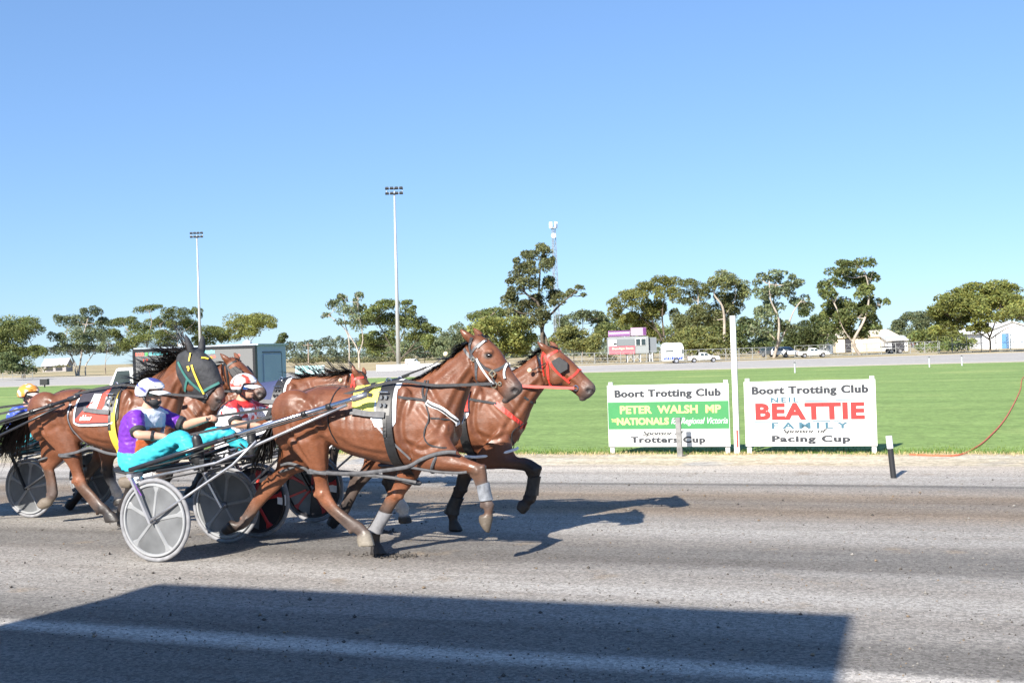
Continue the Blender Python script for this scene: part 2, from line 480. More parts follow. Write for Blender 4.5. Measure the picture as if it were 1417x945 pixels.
far_track_mat = ground_mat('back_straight', [(.47, .43, .38), (.36, .34, .31), (.52, .48, .43)], sscale=(.01, .5), grain=.12, gscale=6, bump=0)
fp = [(-190, 80.6), (75, 80.6), (75, 133), (10.2, 121), (-30.7, 110), (-80, 121), (-132, 143), (-190, 170)]
sheet('far_track', fp, -.010, far_track_mat)
sand_mat = pm('pale_sand', (.52, .45, .34), .95, var=.15, scale=2)
sheet('sand_edge', [(-190, 79.4), (75, 79.4), (75, 82.0), (-190, 82.0)], -.007, sand_mat)
pale = [(x, y + 2) for x, y in fp[2:]]
sheet('far_sand_edge', fp[2:] + [(x, y + 4.5) for x, y in reversed(fp[2:])], -.0075, sand_mat)

# loose clods kicked over the track (nobody could count them)
cm = MB(); random.seed(11)
def clod(a, c, r):
    p = tr(a, c, r * .35)
    vs = []
    for d in ((1, 0, 0), (-.9, .2, 0), (.1, 1, 0), (0, -1, .1), (.1, .1, .8), (0, 0, -.6)):
        vs.append(p + Vector(d) * r * random.uniform(.6, 1.3))
    cm.add(vs, [(0, 2, 4), (2, 1, 4), (1, 3, 4), (3, 0, 4), (2, 0, 5), (1, 2, 5), (3, 1, 5), (0, 3, 5)])
for i in range(9000):
    c = 5.6 + 10 * random.random() ** 1.5; k = random.random()
    cm.ct = (.25, .235, .21) if k < .30 else (.09, .08, .07) if k < .75 else (.22, .165, .11)
    clod(random.uniform(-12, 6), c, random.uniform(.003, .0085) * (1 + (random.random() < .05) * 1.3))
cm.ct = (.085, .075, .065)
for i in range(180):
    q = random.gauss(0, 1), random.gauss(0, .5)
    clod(-4.28 + q[0] * .13, 8.82 + q[1] * .1, random.uniform(.006, .02))
for i in range(60):
    clod(-4.95 + random.gauss(0, .12), 10.0 + random.gauss(0, .06), random.uniform(.006, .018))
tag(cm.build('track_clods', am('track_clod', .95, .2, .2, 40), tint=True), 'loose grey clods and grit scattered over the track', 'grit', None, 'stuff')
# straw along the sandy verge, short grass at the infield edge
gm_ = MB(); random.seed(21)
def blade(p, h, w, lean, col):
    gm_.ct = col
    d = Vector((random.gauss(0, 1), random.gauss(0, 1), 0)).normalized()
    s = d.orthogonal().normalized() if abs(d.z) > .5 else Vector((-d.y, d.x, 0))
    gm_.strip([p, p + d * lean * h * .4 + Vector((0, 0, h * .6)), p + d * lean * h + Vector((0, 0, h * (1 - .4 * lean)))], s, [w, w * .8, w * .15])
for i in range(9500):
    a = random.uniform(-17, 3.5)
    e = 17.93 + noise.noise(Vector((a * .8, 0, 0))) * .13 + max(0, -a - 6) * .02
    dens = .35 + .65 * max(0, noise.noise(Vector((a * 1.3, 7, 0))) + .2)
    if random.random() > dens: continue
    c = e - abs(random.gauss(0, .16)) + .06
    k = random.uniform(.8, 1.2)
    blade(tr(a, c, -.005), random.uniform(.02, .085), .006, random.uniform(.3, 1.5), (.50 * k, .40 * k, .21 * k))
for i in range(17000):
    a = random.uniform(-17, 3.5); e = 17.93 + noise.noise(Vector((a * .8, 0, 0))) * .13 + max(0, -a - 6) * .02
    k = random.uniform(.7, 1.25); y = random.random()
    blade(tr(a, e + abs(random.gauss(0, .5)), -.007), random.uniform(.02, .06), .006, random.uniform(.2, 1), (.09 * k + .05 * y * k, .18 * k, .03 * k))
tag(gm_.build('verge_grass', am('grass_blade', .7, .2, .1), tint=True), 'straw coloured and short green grass along the infield edge', 'grass', None, 'stuff')
# ------------------------------------------------------------------ the building whose shade lies on the track (beside the camera, out of frame)
HB = 6.0
off = Vector((math.sin(SUN_TO), math.cos(SUN_TO), 0)) * (HB / math.tan(SUN_EL))
FR = tr(-.41, 7.42) - off; FL = tr(-5.61, 7.45) - off
tw = thing('judges_tower', 'brick judges tower beside the track that casts the long shade', 'tower', FR, -TH)
Wd = (FR - FL).length
BRICK = pm('tower_brick', (.30, .17, .11), .85, var=.2, scale=6)
mb = MB(); mb.box((-Wd / 2, -2.1, HB / 2 - .06), (Wd - .1, 4.1, HB - .12)); mb.build('wall', BRICK, tw)
mb = MB(); mb.box((-Wd / 2, -2.1, HB - .06), (Wd, 4.2, .12)); mb.build('roof', ALLOY, tw)
for i in range(3):
    mb = MB(); mb.box((-Wd * (i + .5) / 3, -.03, 4.4), (1.3, .08, 1.1)); f = mb.build('window', WHITEPAINT, tw)
    mb = MB(); mb.box((-Wd * (i + .5) / 3, .015, 4.4), (1.16, .04, .96)); mb.build('pane', GLASS, f)
mb = MB(); mb.box((-1.2, -.03, 1.05), (.95, .08, 2.1)); mb.build('door', pm('door_green', (.05, .12, .08), .5), tw)

# ------------------------------------------------------------------ trees
LEAF = am('gum_leaves', .55, .3, .12, 2.0, transl=.3)
BARKP = pm('pale_bark', (.40, .345, .29), .8, var=.25, scale=2.2)
BARKD = pm('dark_bark', (.10, .08, .06), .85, var=.35, scale=3)
BARKM = pm('mottled_bark', (.30, .24, .19), .85, var=.4, scale=1.5)
ZL = lambda x, y: (x / 2.952, 380 + y / 2.952)
ZM = lambda x, y: (430 + x / 3.295, 300 + y / 3.295)
ZR = lambda x, y: (820 + x / 2.373, 340 + y / 2.373)
SC = {ZL: 2.952, ZM: 3.295, ZR: 2.373}
OLIVE = (.160, .195, .066); GREY = (.165, .205, .112); DEEP = (.105, .138, .055); BRIGHT = (.225, .25, .075); YEL = (.215, .23, .068)
def leaves(mb, rnd, c, r, n, size, col, hang=.3):
    """leaf sprays through the volume of one clump; denser to its upper outside"""
    for i in range(n):
        while True:
            d = Vector((rnd.uniform(-1, 1), rnd.uniform(-1, 1), rnd.uniform(-1, 1)))
            if .001 < d.length <= 1: break
        q = d.normalized() * (d.length ** .45)
        if q.z < -.35 and rnd.random() < .55: q.z *= -.6
        k = 1 + .22 * noise.noise((c + Vector((q.x * r[0], q.y * r[1], q.z * r[2]))) * (1.1 / max(r[2], .4)))
        p = c + Vector((q.x * r[0] * k, q.y * r[1] * k, q.z * r[2] * k))
        n1 = Vector((rnd.gauss(0, 1), rnd.gauss(0, 1), rnd.gauss(.7, 1))).normalized()
        u = n1.orthogonal().normalized(); a = rnd.uniform(0, 6.28)
        v = n1.cross(u); u, v = u * math.cos(a) + v * math.sin(a), v * math.cos(a) - u * math.sin(a)
        s = size * rnd.uniform(.55, 1.35)
        t = rnd.uniform(.72, 1.30); yv = rnd.uniform(-.1, .18)
        mb.ct = (col[0] * t * (1 + yv), col[1] * t, col[2] * t * (1 - yv))
        mb.add([p - u * s, p - v * s * .38, p + u * s, p + v * s * .42], [(0, 1, 2, 3)])
def tree(label, Z, Y, clumps, trunks, col, bark, name='gum_tree', size=.17, dens=1.0, seed=0, twigs=True, tr_w=1.0, group='trees around the showgrounds', cat='tree', tone=.25):
    rnd = random.Random(seed + 100)
    sc = SC[Z]
    def W(x, y, dy=0.0):
        px, py = Z(x, y); return at(px, py, Y + dy)
    b = W(*trunks[0][0]) if trunks else W(clumps[0][0], clumps[0][1])
    base = Vector((b.x, b.y, 0))
    root = thing(name, label, cat, base, 0, group)
    mpx = Y / F / sc
    mb = MB(); ends = []
    for tk in trunks:
        pts = [W(*p) for p in tk]
        dep = rnd.uniform(-1, 1)
        pts = [p + Vector((0, dep * i * .5 - (.7 if bark is BARKP else 0) * min(1, i * .5), 0)) for i, p in enumerate(pts)]
        if tk is trunks[0] or tk[0][1] > 330:
            pts = [Vector((pts[0].x, pts[0].y, -.1))] + pts if pts[0].z > .15 else [Vector((pts[0].x, pts[0].y, -.1))] + pts[1:]
        L = sum((pts[i + 1] - pts[i]).length for i in range(len(pts) - 1))
        r0 = max(.07, min(.26, L * .02)) * tr_w
        mb.tube([p - base for p in pts], [r0 * (1 - .72 * i / (len(pts) - 1)) for i in range(len(pts))], 8, smooth=4)
        P, _ = cr(pts, [0] * len(pts), 4); ends += P[len(P) // 3:]
    lm = MB()
    for x, y, rx, ry in clumps:
        rx *= 1.08; ry *= 1.2
        c = W(x, y, rnd.uniform(-1, 1) * max(1.0, (clumps[0][2] + 40) * mpx * .8))
        c.z = max(c.z, ry * mpx * .75)
        r = (rx * mpx, max(rx * mpx * .9, ry * mpx), ry * mpx)
        if twigs and ends:
            e = min(ends, key=lambda q: (q - c).length + max(0, q.z - c.z) * 2)
            mid = e.lerp(c, .55) + Vector((0, 0, -.08 * (c - e).length)) + Vector((rnd.gauss(0, .15), rnd.gauss(0, .15), 0))
            mb.tube([e - base, mid - base, c - base], [.07 * tr_w, .05 * tr_w, .02], 5, smooth=3)
            for _ in range(3):
                t = c + Vector((rnd.uniform(-.7, .7) * r[0], rnd.uniform(-.7, .7) * r[1], rnd.uniform(-.2, .7) * r[2]))
                mb.tube([mid - base, mid.lerp(t, .6) - base, t - base], [.035, .025, .01], 4)
        k = rnd.uniform(1 - tone, 1 + tone)
        cc = tuple(v * k for v in col)
        area = math.pi * r[0] * r[2]
        # every clump is made of a few smaller puffs so that its edge is uneven
        np_ = max(4, int(rx / 7.5))
        for j in range(np_):
            o = Vector((rnd.uniform(-.72, .72) * r[0], rnd.uniform(-.6, .6) * r[1], rnd.uniform(-.55, .6) * r[2]))
            f = rnd.uniform(.33, .60)
            leaves(lm, rnd, c + o - base, (r[0] * f, r[1] * f, r[2] * f * 1.15), int(dens * area / np_ / (size * size * .8) * 5.2) + 8, size, cc)
    if trunks: mb.build('trunk', bark, root, smooth=True)
    lm.build('crown', LEAF, root, tint=True)
    return root
tree('dark spreading gum tree at the left edge of the picture', ZL, 175, [(80, 205, 80, 30), (30, 260, 80, 45), (110, 245, 65, 38), (150, 310, 42, 22), (60, 310, 80, 40), (0, 210, 50, 30), (-60, 240, 70, 50), (-40, 300, 70, 50)], [[(90, 415), (100, 330), (70, 250)], [(100, 340), (140, 300)], [(90, 350), (10, 270)]], OLIVE, BARKD, seed=1)
tree('rounded dark bush below the gum at the left edge', ZL, 150, [(60, 365, 62, 35), (20, 375, 60, 32), (95, 385, 40, 24), (40, 345, 40, 22)], [], DEEP, BARKD, name='bush', cat='bush', seed=2, size=.2)
tree('pale trunked gum with several white stems left of the screen truck', ZL, 185, [(370, 150, 38, 28), (330, 190, 60, 26), (275, 200, 42, 32), (400, 190, 40, 26), (240, 255, 36, 32), (315, 255, 66, 38), (390, 250, 48, 36), (275, 305, 46, 22), (350, 290, 40, 20)], [[(312, 412), (300, 360), (278, 300), (262, 250)], [(322, 400), (335, 335), (348, 250), (370, 170)], [(350, 412), (352, 370), (385, 320), (400, 270)], [(315, 380), (290, 330), (250, 290)]], GREY, BARKP, seed=3, dens=.8)
tree('wispy half bare gum beside the pale trunked one', ZL, 200, [(430, 270, 36, 26), (455, 320, 34, 22), (410, 300, 20, 18)], [[(432, 415), (428, 340), (440, 280)], [(430, 360), (460, 315)]], GREY, BARKM, seed=4, dens=.45, tr_w=.6)
tree('flat topped gum with layered crown behind the left of the screen truck', ZL, 215, [(610, 143, 52, 16), (500, 193, 58, 20), (560, 213, 52, 26), (590, 262, 66, 28), (480, 248, 42, 25), (530, 290, 50, 30)], [[(600, 420), (598, 300), (590, 250), (570, 210)], [(596, 270), (620, 200), (610, 150)], [(596, 280), (520, 230), (500, 195)]], OLIVE, BARKM, seed=5)
tree('gum with a bare reddish trunk behind the middle of the screen truck', ZL, 225, [(650, 188, 48, 28), (720, 168, 52, 28), (740, 213, 58, 28), (680, 258, 58, 30), (798, 160, 26, 22), (790, 228, 38, 40), (700, 290, 60, 25)], [[(730, 420), (728, 300), (722, 240), (700, 180)], [(724, 250), (790, 200), (800, 165)], [(726, 270), (660, 215)]], OLIVE, BARKP, seed=6, tr_w=.7)
tree('low olive gum behind the light pole above the trailer', ZL, 235, [(850, 243, 66, 28), (905, 258, 55, 30), (830, 275, 50, 25)], [[(870, 420), (868, 310), (850, 250)]], OLIVE, BARKM, seed=7)
tree('umbrella shaped gum above the right end of the screen truck', ZL, 210, [(1010, 192, 90, 32), (962, 218, 56, 28), (1068, 203, 50, 24), (1030, 230, 50, 22), (980, 250, 40, 20)], [[(1018, 420), (1020, 290), (1010, 220)], [(1018, 280), (1065, 215)], [(1016, 280), (965, 225)]], BRIGHT, BARKM, seed=8)
tree('small round tree beside the umbrella shaped gum', ZL, 240, [(1145, 256, 34, 16), (1150, 275, 28, 14)], [[(1146, 415), (1145, 280)]], DEEP, BARKD, seed=9)
tree('slender leaning gum with thin white trunk left of the tall light pole', ZM, 150, [(145, 378, 36, 30), (213, 365, 32, 28), (102, 408, 38, 24), (178, 438, 54, 38), (72, 450, 28, 10), (222, 408, 34, 32), (140, 478, 36, 13), (200, 470, 30, 24)], [[(222, 690), (215, 610), (170, 530), (150, 470), (145, 400)], [(219, 630), (240, 560), (228, 470), (215, 390)], [(170, 540), (110, 470), (80, 450)]], GREY, BARKP, seed=10, dens=.55, size=.2, tr_w=.6)
tree('broad dark gum with many limbs behind the tall light pole', ZM, 165, [(262, 430, 55, 28), (350, 408, 66, 26), (430, 393, 36, 18), (440, 430, 36, 22), (245, 490, 55, 36), (330, 468, 66, 36), (420, 480, 66, 38), (498, 490, 56, 36), (548, 520, 40, 30), (470, 538, 62, 30), (340, 555, 70, 34), (255, 570, 52, 36), (540, 570, 36, 36), (300, 610, 50, 30)], [[(400, 690), (392, 600), (420, 530), (430, 450)], [(402, 660), (350, 560), (300, 470)], [(405, 660), (470, 580), (520, 510)], [(410, 650), (460, 610), (530, 580)]], OLIVE, BARKD, seed=11)
tree('light green dense bushy tree behind the nearest horse head', ZM, 140, [(880, 505, 110, 46), (800, 540, 76, 55), (960, 555, 76, 55), (870, 595, 105, 48), (830, 490, 60, 30), (930, 500, 60, 35), (950, 610, 60, 30)], [[(880, 700), (885, 640), (880, 560)]], BRIGHT, BARKD, seed=12, size=.22)
tree('dull green gum partly behind the light green bushy tree', ZM, 190, [(770, 450, 66, 30), (845, 428, 54, 28), (820, 470, 60, 30)], [[(800, 700), (800, 560), (790, 460)]], OLIVE, BARKM, seed=13)
tree('grey green shrubby tree right of the broad dark gum', ZM, 185, [(650, 560, 62, 50), (685, 520, 40, 28), (620, 600, 55, 40), (690, 600, 45, 40)], [[(655, 700), (655, 600)]], GREY, BARKM, seed=14)
tree('tallest tree, a dark ragged gum with one long limb to the right', ZM, 150, [(1060, 150, 46, 26), (990, 180, 50, 28), (1080, 190, 36, 36), (950, 218, 40, 28), (1038, 238, 56, 36), (942, 280, 46, 28), (1000, 318, 56, 36), (1088, 308, 44, 38), (932, 350, 46, 32), (1018, 388, 66, 38), (1098, 368, 36, 38), (902, 388, 36, 28), (950, 430, 56, 38), (1048, 448, 56, 32), (1000, 478, 56, 28), (1148, 350, 44, 22), (1208, 335, 36, 18), (1235, 360, 18, 10), (1128, 398, 36, 18)], [[(1078, 690), (1075, 570), (1050, 500), (1040, 400), (1045, 280), (1050, 190)], [(1058, 500), (1110, 430), (1160, 380), (1210, 342)], [(1046, 420), (980, 350), (950, 290)], [(1045, 470), (960, 440)]], (.135, .150, .068), BARKD, seed=15, size=.2, tone=.35)
tree('round olive bush between the tallest tree and the scoreboard hut', ZM, 140, [(1200, 555, 84, 44), (1130, 560, 46, 32), (1258, 580, 60, 42), (1200, 600, 92, 34), (1200, 530, 60, 26)], [[(1200, 690), (1200, 620), (1195, 560)]], (.19, .205, .07), BARKD, seed=16, size=.2)
tree('grey green trees bank behind the round olive bush', ZM, 260, [(1240, 450, 54, 26), (1180, 480, 54, 26), (1300, 478, 54, 36), (1340, 450, 36, 16), (1150, 500, 46, 26), (1320, 530, 54, 46), (1380, 500, 46, 40)], [[(1240, 690), (1240, 560), (1240, 470)]], GREY, BARKM, seed=17, size=.34)
tree('dark gum with a yellow green layered crown behind the scoreboard hut', ZR, 165, [(240, 123, 46, 20), (180, 140, 55, 20), (130, 165, 54, 23), (100, 195, 46, 22), (80, 220, 26, 17), (250, 165, 44, 27), (160, 238, 54, 32), (200, 208, 44, 32), (238, 218, 44, 36), (120, 240, 36, 26), (190, 280, 44, 26)], [[(232, 372), (235, 300), (230, 230), (240, 150)], [(234, 320), (190, 240), (150, 180)], [(233, 300), (140, 220)]], YEL, BARKD, seed=18)
tree('grey green gum with pale forked limbs left of the white finish post', ZR, 155, [(320, 130, 36, 18), (330, 170, 44, 23), (410, 108, 44, 22), (400, 150, 44, 27), (468, 120, 44, 27), (488, 160, 36, 27), (430, 190, 44, 32), (350, 210, 44, 32), (390, 238, 54, 32), (460, 218, 44, 26), (310, 240, 44, 32)], [[(345, 372), (330, 270), (345, 220), (350, 150)], [(430, 372), (430, 260), (420, 200), (392, 160), (405, 120)], [(428, 240), (465, 180), (470, 130)]], (.175, .20, .085), BARKP, seed=19)
tree('low rounded olive shrub thicket behind the white caravan', ZR, 128, [(330, 312, 94, 36), (270, 315, 44, 30), (400, 322, 54, 34), (300, 335, 60, 24), (380, 340, 60, 22)], [[(330, 390), (330, 330)]], (.165, .18, .06), BARKD, name='bush', cat='bush', seed=20, size=.2)
tree('gum with twisting white limbs right of the white finish post', ZR, 127, [(560, 110, 32, 19), (610, 100, 40, 17), (660, 120, 32, 22), (570, 150, 40, 26), (638, 150, 44, 26), (690, 185, 36, 22), (600, 200, 36, 26), (560, 238, 44, 34), (640, 258, 36, 26), (545, 288, 36, 22), (590, 160, 36, 22)], [[(594, 372), (604, 310), (600, 240), (572, 180), (565, 120)], [(600, 350), (640, 260), (660, 210), (684, 180)], [(600, 310), (570, 270), (556, 215)], [(603, 250), (595, 160), (610, 110)]], GREY, BARKP, seed=21, dens=.8, size=.2)
tree('dense dark gum filling the gap between two white limbed gums', ZR, 150, [(700, 210, 36, 26), (740, 240, 40, 36), (720, 288, 54, 36), (690, 300, 44, 36), (755, 290, 36, 36), (660, 310, 44, 30)], [[(720, 375), (722, 300), (735, 240)]], DEEP, BARKD, seed=22)
tree('tall gum with piled dark crown and pale leaning trunk in front of the cream shed', ZR, 128, [(870, 63, 60, 18), (830, 95, 54, 23), (908, 98, 36, 22), (782, 125, 36, 22), (860, 130, 54, 27), (780, 165, 40, 26), (898, 150, 36, 22), (820, 190, 54, 32), (898, 190, 44, 26), (948, 190, 22, 15), (782, 220, 44, 32), (858, 230, 54, 36), (800, 268, 60, 34), (908, 248, 36, 36), (878, 280, 44, 26)], [[(880, 368), (850, 315), (880, 240), (890, 160), (872, 90)], [(856, 320), (815, 270), (790, 210)], [(880, 250), (925, 200)]], (.15, .185, .066), BARKP, seed=23, size=.2)
tree('distant grey green tree at the gap right of the tall gum', ZR, 230, [(1050, 228, 44, 22), (1000, 260, 36, 22), (1078, 268, 54, 36), (1030, 290, 54, 26), (1110, 300, 40, 22)], [[(1050, 375), (1050, 300), (1050, 240)]], GREY, BARKM, seed=24, size=.3)
tree('wide umbrella gum with dark limbs in front of the white shed at the right edge', ZR, 122, [(1290, 138, 72, 18), (1230, 160, 62, 22), (1350, 150, 54, 22), (1182, 190, 62, 26), (1270, 188, 72, 27), (1358, 190, 46, 27), (1142, 230, 46, 27), (1220, 230, 62, 26), (1308, 228, 54, 22), (1182, 268, 54, 26), (1135, 268, 36, 22), (1250, 266, 44, 20), (1330, 172, 60, 24), (1232, 198, 60, 24), (1300, 200, 60, 26), (1160, 210, 46, 24), (1390, 175, 40, 22)], [[(1305, 350), (1308, 300), (1280, 230), (1270, 180)], [(1308, 305), (1360, 270), (1412, 262)], [(1306, 310), (1240, 265), (1190, 240)], [(1305, 300), (1330, 220), (1345, 160)]], (.195, .22, .062), BARKD, seed=25, dens=1.25)
tree('bright olive crown reaching in at the right edge', ZR, 118, [(1402, 200, 54, 25), (1382, 225, 54, 22), (1430, 235, 44, 20), (1450, 200, 50, 30)], [[(1460, 350), (1455, 280), (1430, 220)]], BRIGHT, BARKD, seed=26)

tree('dull olive trees standing behind the scoreboard hut caravan and shrubs', ZR, 185, [(120, 270, 60, 34), (200, 300, 70, 36), (300, 270, 70, 36), (400, 285, 70, 36), (60, 290, 50, 34)], [[(200, 375), (200, 310)]], OLIVE, BARKD, seed=31, size=.26)
tree('dark olive tree behind the finish post', ZR, 190, [(480, 290, 60, 40), (530, 270, 50, 36), (450, 320, 50, 30), (560, 320, 60, 28)], [[(490, 375), (490, 310)]], DEEP, BARKD, seed=32, size=.26)
tree('shadowy green tree behind the water tank', ZR, 200, [(640, 300, 60, 34), (700, 320, 60, 28), (760, 300, 60, 34), (820, 300, 50, 30), (900, 290, 50, 30)], [[(720, 375), (720, 310)]], DEEP, BARKD, seed=33, size=.26)
tree('olive scrub tree at the foot of the wide umbrella gum', ZR, 150, [(1120, 300, 46, 28), (1170, 310, 50, 24), (1080, 305, 40, 24), (1210, 318, 36, 18)], [[(1140, 360), (1140, 310)]], OLIVE, BARKD, seed=34, size=.22)
tree('grey green trees low behind the broad dark gum', ZM, 230, [(520, 600, 70, 36), (600, 580, 66, 40), (420, 600, 66, 34), (330, 600, 60, 34), (700, 580, 60, 40)], [[(520, 690), (520, 620)]], GREY, BARKD, seed=35, size=.3)
# far woods, shrubs: masses that read as one
fw = MB(); rnd = random.Random(77)
def belt(pts, Y, ry, col, size, n=1.0, step=7.0):
    for (x0, y0), (x1, y1) in zip(pts[:-1], pts[1:]):
        k = max(1, int(abs(x1 - x0) / step))
        for i in range(k):
            t = i / k; c = at(x0 + (x1 - x0) * t + rnd.gauss(0, 2), y0 + (y1 - y0) * t + rnd.gauss(0, ry * .25), Y + rnd.uniform(-15, 15))
            m = Y / F; r = (step * 1.25 * m * rnd.uniform(.7, 1.2), 4, ry * m * rnd.uniform(.6, 1.1))
            q = rnd.uniform(.75, 1.2)
            leaves(fw, rnd, c, r, int(150 * n), size, tuple(v * q for v in col))
WOOD = (.14, .175, .118)
belt([(385, 482), (440, 476), (500, 478), (560, 482), (600, 476), (660, 468), (700, 474), (760, 480), (850, 482)], 520, 11, WOOD, .75)
belt([(385, 493), (500, 492), (640, 490), (850, 494)], 480, 8, WOOD, .7)
belt([(-10, 486), (60, 486), (180, 482), (200, 490)], 620, 7, (.10, .115, .085), .8)
belt([(1010, 480), (1060, 478), (1130, 482), (1240, 470), (1300, 462), (1420, 466)], 330, 9, WOOD, .5)
belt([(700, 492), (850, 490), (1000, 490)], 300, 10, WOOD, .5)
tag(fw.build('far_woods', LEAF, tint=True), 'grey green belt of far woodland along the horizon', 'woodland', None, 'stuff')
fw = MB()
belt([(410, 500), (450, 498), (520, 500), (640, 500), (720, 500)], 300, 4.5, (.15, .155, .075), .4)
belt([(55, 511), (65, 511)], 190, 2.5, (.13, .13, .06), .25, .6); belt([(85, 507), (95, 506)], 230, 2, (.12, .12, .06), .25, .6)
belt([(1280, 482), (1335, 478)], 135, 7, (.12, .16, .05), .22, .8)
belt([(830, 494), (850, 494)], 150, 4, (.14, .13, .05), .22, .8)
tag(fw.build('far_shrubs', LEAF, tint=True), 'low pale shrubs scattered in the dry field', 'shrubs', None, 'stuff')

# ------------------------------------------------------------------ light towers, phone mast, power pole
GALV = pm('galvanised_steel', (.50, .52, .54), .45, metal=.35, var=.08, scale=1)
def light_tower(px0, py0, px1, py1, Y, label):
    b = at(px0, py0, Y); t = at(px1, py1, Y); b.z = 0
    root = thing('light_tower', label, 'light tower', b, 0, 'floodlight towers')
    hgt = t.z
    lean = Vector((t.x - b.x, 0, 0))
    mb = MB(); mb.tube([(0, 0, 0), lean * .5 + Vector((0, 0, hgt * .5)), lean + Vector((0, 0, hgt))], [.30, .21, .12], 12); mb.build('pole', GALV, root, smooth=True)
    o = lean + Vector((0, 0, hgt))
    mb = MB()
    for dz in (.1, .75): mb.box(o + Vector((0, 0, dz)), (2.3, .12, .10))
    for x in (-1.05, 0, 1.05): mb.box(o + Vector((x, 0, .42)), (.08, .08, .65))
    mb.build('head_frame', GALV, root)
    for dz in (.05, .72):
        for i in range(4):
            mb = MB(); M = Matrix.Rotation(R(-28), 3, 'X')
            mb.box(o + Vector(((i - 1.5) * .62, -.22, dz)), (.50, .34, .26), M, .8); mb.build('floodlight', pm('lamp_housing', (.05, .055, .06), .4), root)
    return root
light_tower(551.5, 505, 545.5, 268, 150, 'taller light tower with eight floodlights on a white pole left of the nearest horse head')
light_tower(278, 502, 272, 328, 205, 'shorter floodlight tower rising behind the screen truck')
Y = 240; b = at(771, 480, Y); t = at(769, 312, Y); b.z = 0
mast = thing('phone_mast', 'lattice phone mast with white antennas beside the tallest tree', 'mast', b, 0)
mb = MB(); hg = t.z
for k in range(3):
    a = 2 * math.pi * k / 3 + .3; d = Vector((math.cos(a), math.sin(a), 0))
    mb.tube([d * .8, d * .42 + Vector((0, 0, hg))], [.085, .06], 6)
n = 22
for i in range(n):
    z0, z1 = hg * i / n, hg * (i + 1) / n; r0, r1 = .8 - .38 * i / n, .8 - .38 * (i + 1) / n
    for k in range(3):
        a, a2 = 2 * math.pi * k / 3 + .3, 2 * math.pi * (k + 1) / 3 + .3
        p = Vector((math.cos(a) * r0, math.sin(a) * r0, z0)); q = Vector((math.cos(a2) * r1, math.sin(a2) * r1, z1)); p2 = Vector((math.cos(a2) * r0, math.sin(a2) * r0, z0))
        mb.tube([p, q] if i % 2 else [p2, Vector((math.cos(a) * r1, math.sin(a) * r1, z1))], .04, 4); mb.tube([p, p2], .035, 4)
mb.build('lattice', pm('mast_steel', (.22, .24, .26), .5, metal=.3), mast)
mb = MB(); mb.lathe([(0, 0), (.7, 0), (.7, .12), (0, .12)], (0, 0, hg - .6), 'z', 14); mb.build('platform', GALV, mast)
for k in range(6):
    a = k * 1.047; mb = MB(); mb.box((math.cos(a) * .75, math.sin(a) * .75, hg + .1), (.24, .24, 1.3)); mb.build('antenna', WHITEP, mast)
mb = MB(); mb.lathe([(0, 0), (.5, .05), (.55, .25), (0, .1)], (0, -.7, hg - 2.2), 'y', 14); mb.build('dish', WHITEP, mast)
b = at(427, 500, 260); t = at(426.5, 474, 260)
pp = thing('power_pole', 'thin wooden power pole in front of the far woods', 'power pole', (b.x, b.y, 0), 0)
mb = MB(); mb.tube([(0, 0, 0), (0, 0, t.z)], [.16, .11], 8); mb.build('pole', BARKM, pp); mb = MB(); mb.box((0, 0, t.z - .6), (2.2, .12, .14)); mb.build('crossarm', BARKM, pp)

# ------------------------------------------------------------------ buildings far back
CREAM = pm('cream_cladding', (.66, .58, .44), .7, var=.06, scale=1.2)
WSHED = pm('white_cladding', (.74, .75, .76), .55, var=.05, scale=1)
ZINC = pm('zinc_roof', (.56, .56, .55), .5, metal=.2, var=.1, scale=1)
def shed(name, label, x0, x1, ytop, ybase, Y, depth, wall, roof, eave=.62, gable='side', door=None):
    a, b_ = at(x0, ybase, Y), at(x1, ybase, Y); h = at((x0 + x1) / 2, ytop, Y).z; w = b_.x - a.x
    c = Vector(((a.x + b_.x) / 2, Y, 0)); root = thing(name, label, 'shed', c, R(-6), 'sheds beyond the back straight'); e = h * eave
    mb = MB()
    if gable == 'front':
        mb.prism([(-w / 2, 0, 0), (w / 2, 0, 0), (w / 2, 0, e), (0, 0, h - .1), (-w / 2, 0, e)], (0, depth, 0))
    else:
        mb.prism([(-w / 2, 0, 0), (-w / 2, depth, 0), (-w / 2, depth, e), (-w / 2, depth / 2, h - .1), (-w / 2, 0, e)], (w, 0, 0))
    mb.build('wall', wall, root)
    mb = MB(); o = .35
    if gable == 'front':
        for s in (-1, 1): mb.prism([(0, -o, h), (s * (w / 2 + o), -o, e - .1), (s * (w / 2 + o), -o, e - .2), (0, -o, h - .1)], (0, depth + 2 * o, 0))
    else:
        for s, y in ((-1, 0), (1, depth)): mb.prism([(-w / 2 - o, depth / 2, h), (-w / 2 - o, y + s * o, e - .1), (-w / 2 - o, y + s * o, e - .2), (-w / 2 - o, depth / 2, h - .1)], (w + 2 * o, 0, 0))
    mb.build('roof', roof, root)
    for (t, dw, dh, z, mat, nm) in (door or []):
        mb = MB(); mb.box((w * t, -.03, z + dh / 2), (dw, .1, dh)); mb.build(nm, mat, root)
    return root
DARKGAP = pm('dark_opening', (.03, .03, .035), .8)
BLUEP = pm('blue_panel', (.10, .24, .45), .5)
shed('shed', 'long cream shed behind the tall gum with a pale trunk', 1158, 1240, 456, 487, 165, 14, CREAM, CREAM, .72, 'side', [(.12, 3.0, 2.4, 0, pm('cream_door', (.50, .44, .34), .6), 'door'), (-.3, .9, 2.0, 0, DARKGAP, 'door')])
shed('lean_to', 'white open lean-to at the right end of the cream shed', 1230, 1256, 464, 485, 160, 8, WSHED, ZINC, .75, 'side', [(0, 1.7, 1.6, 0, DARKGAP, 'opening')])
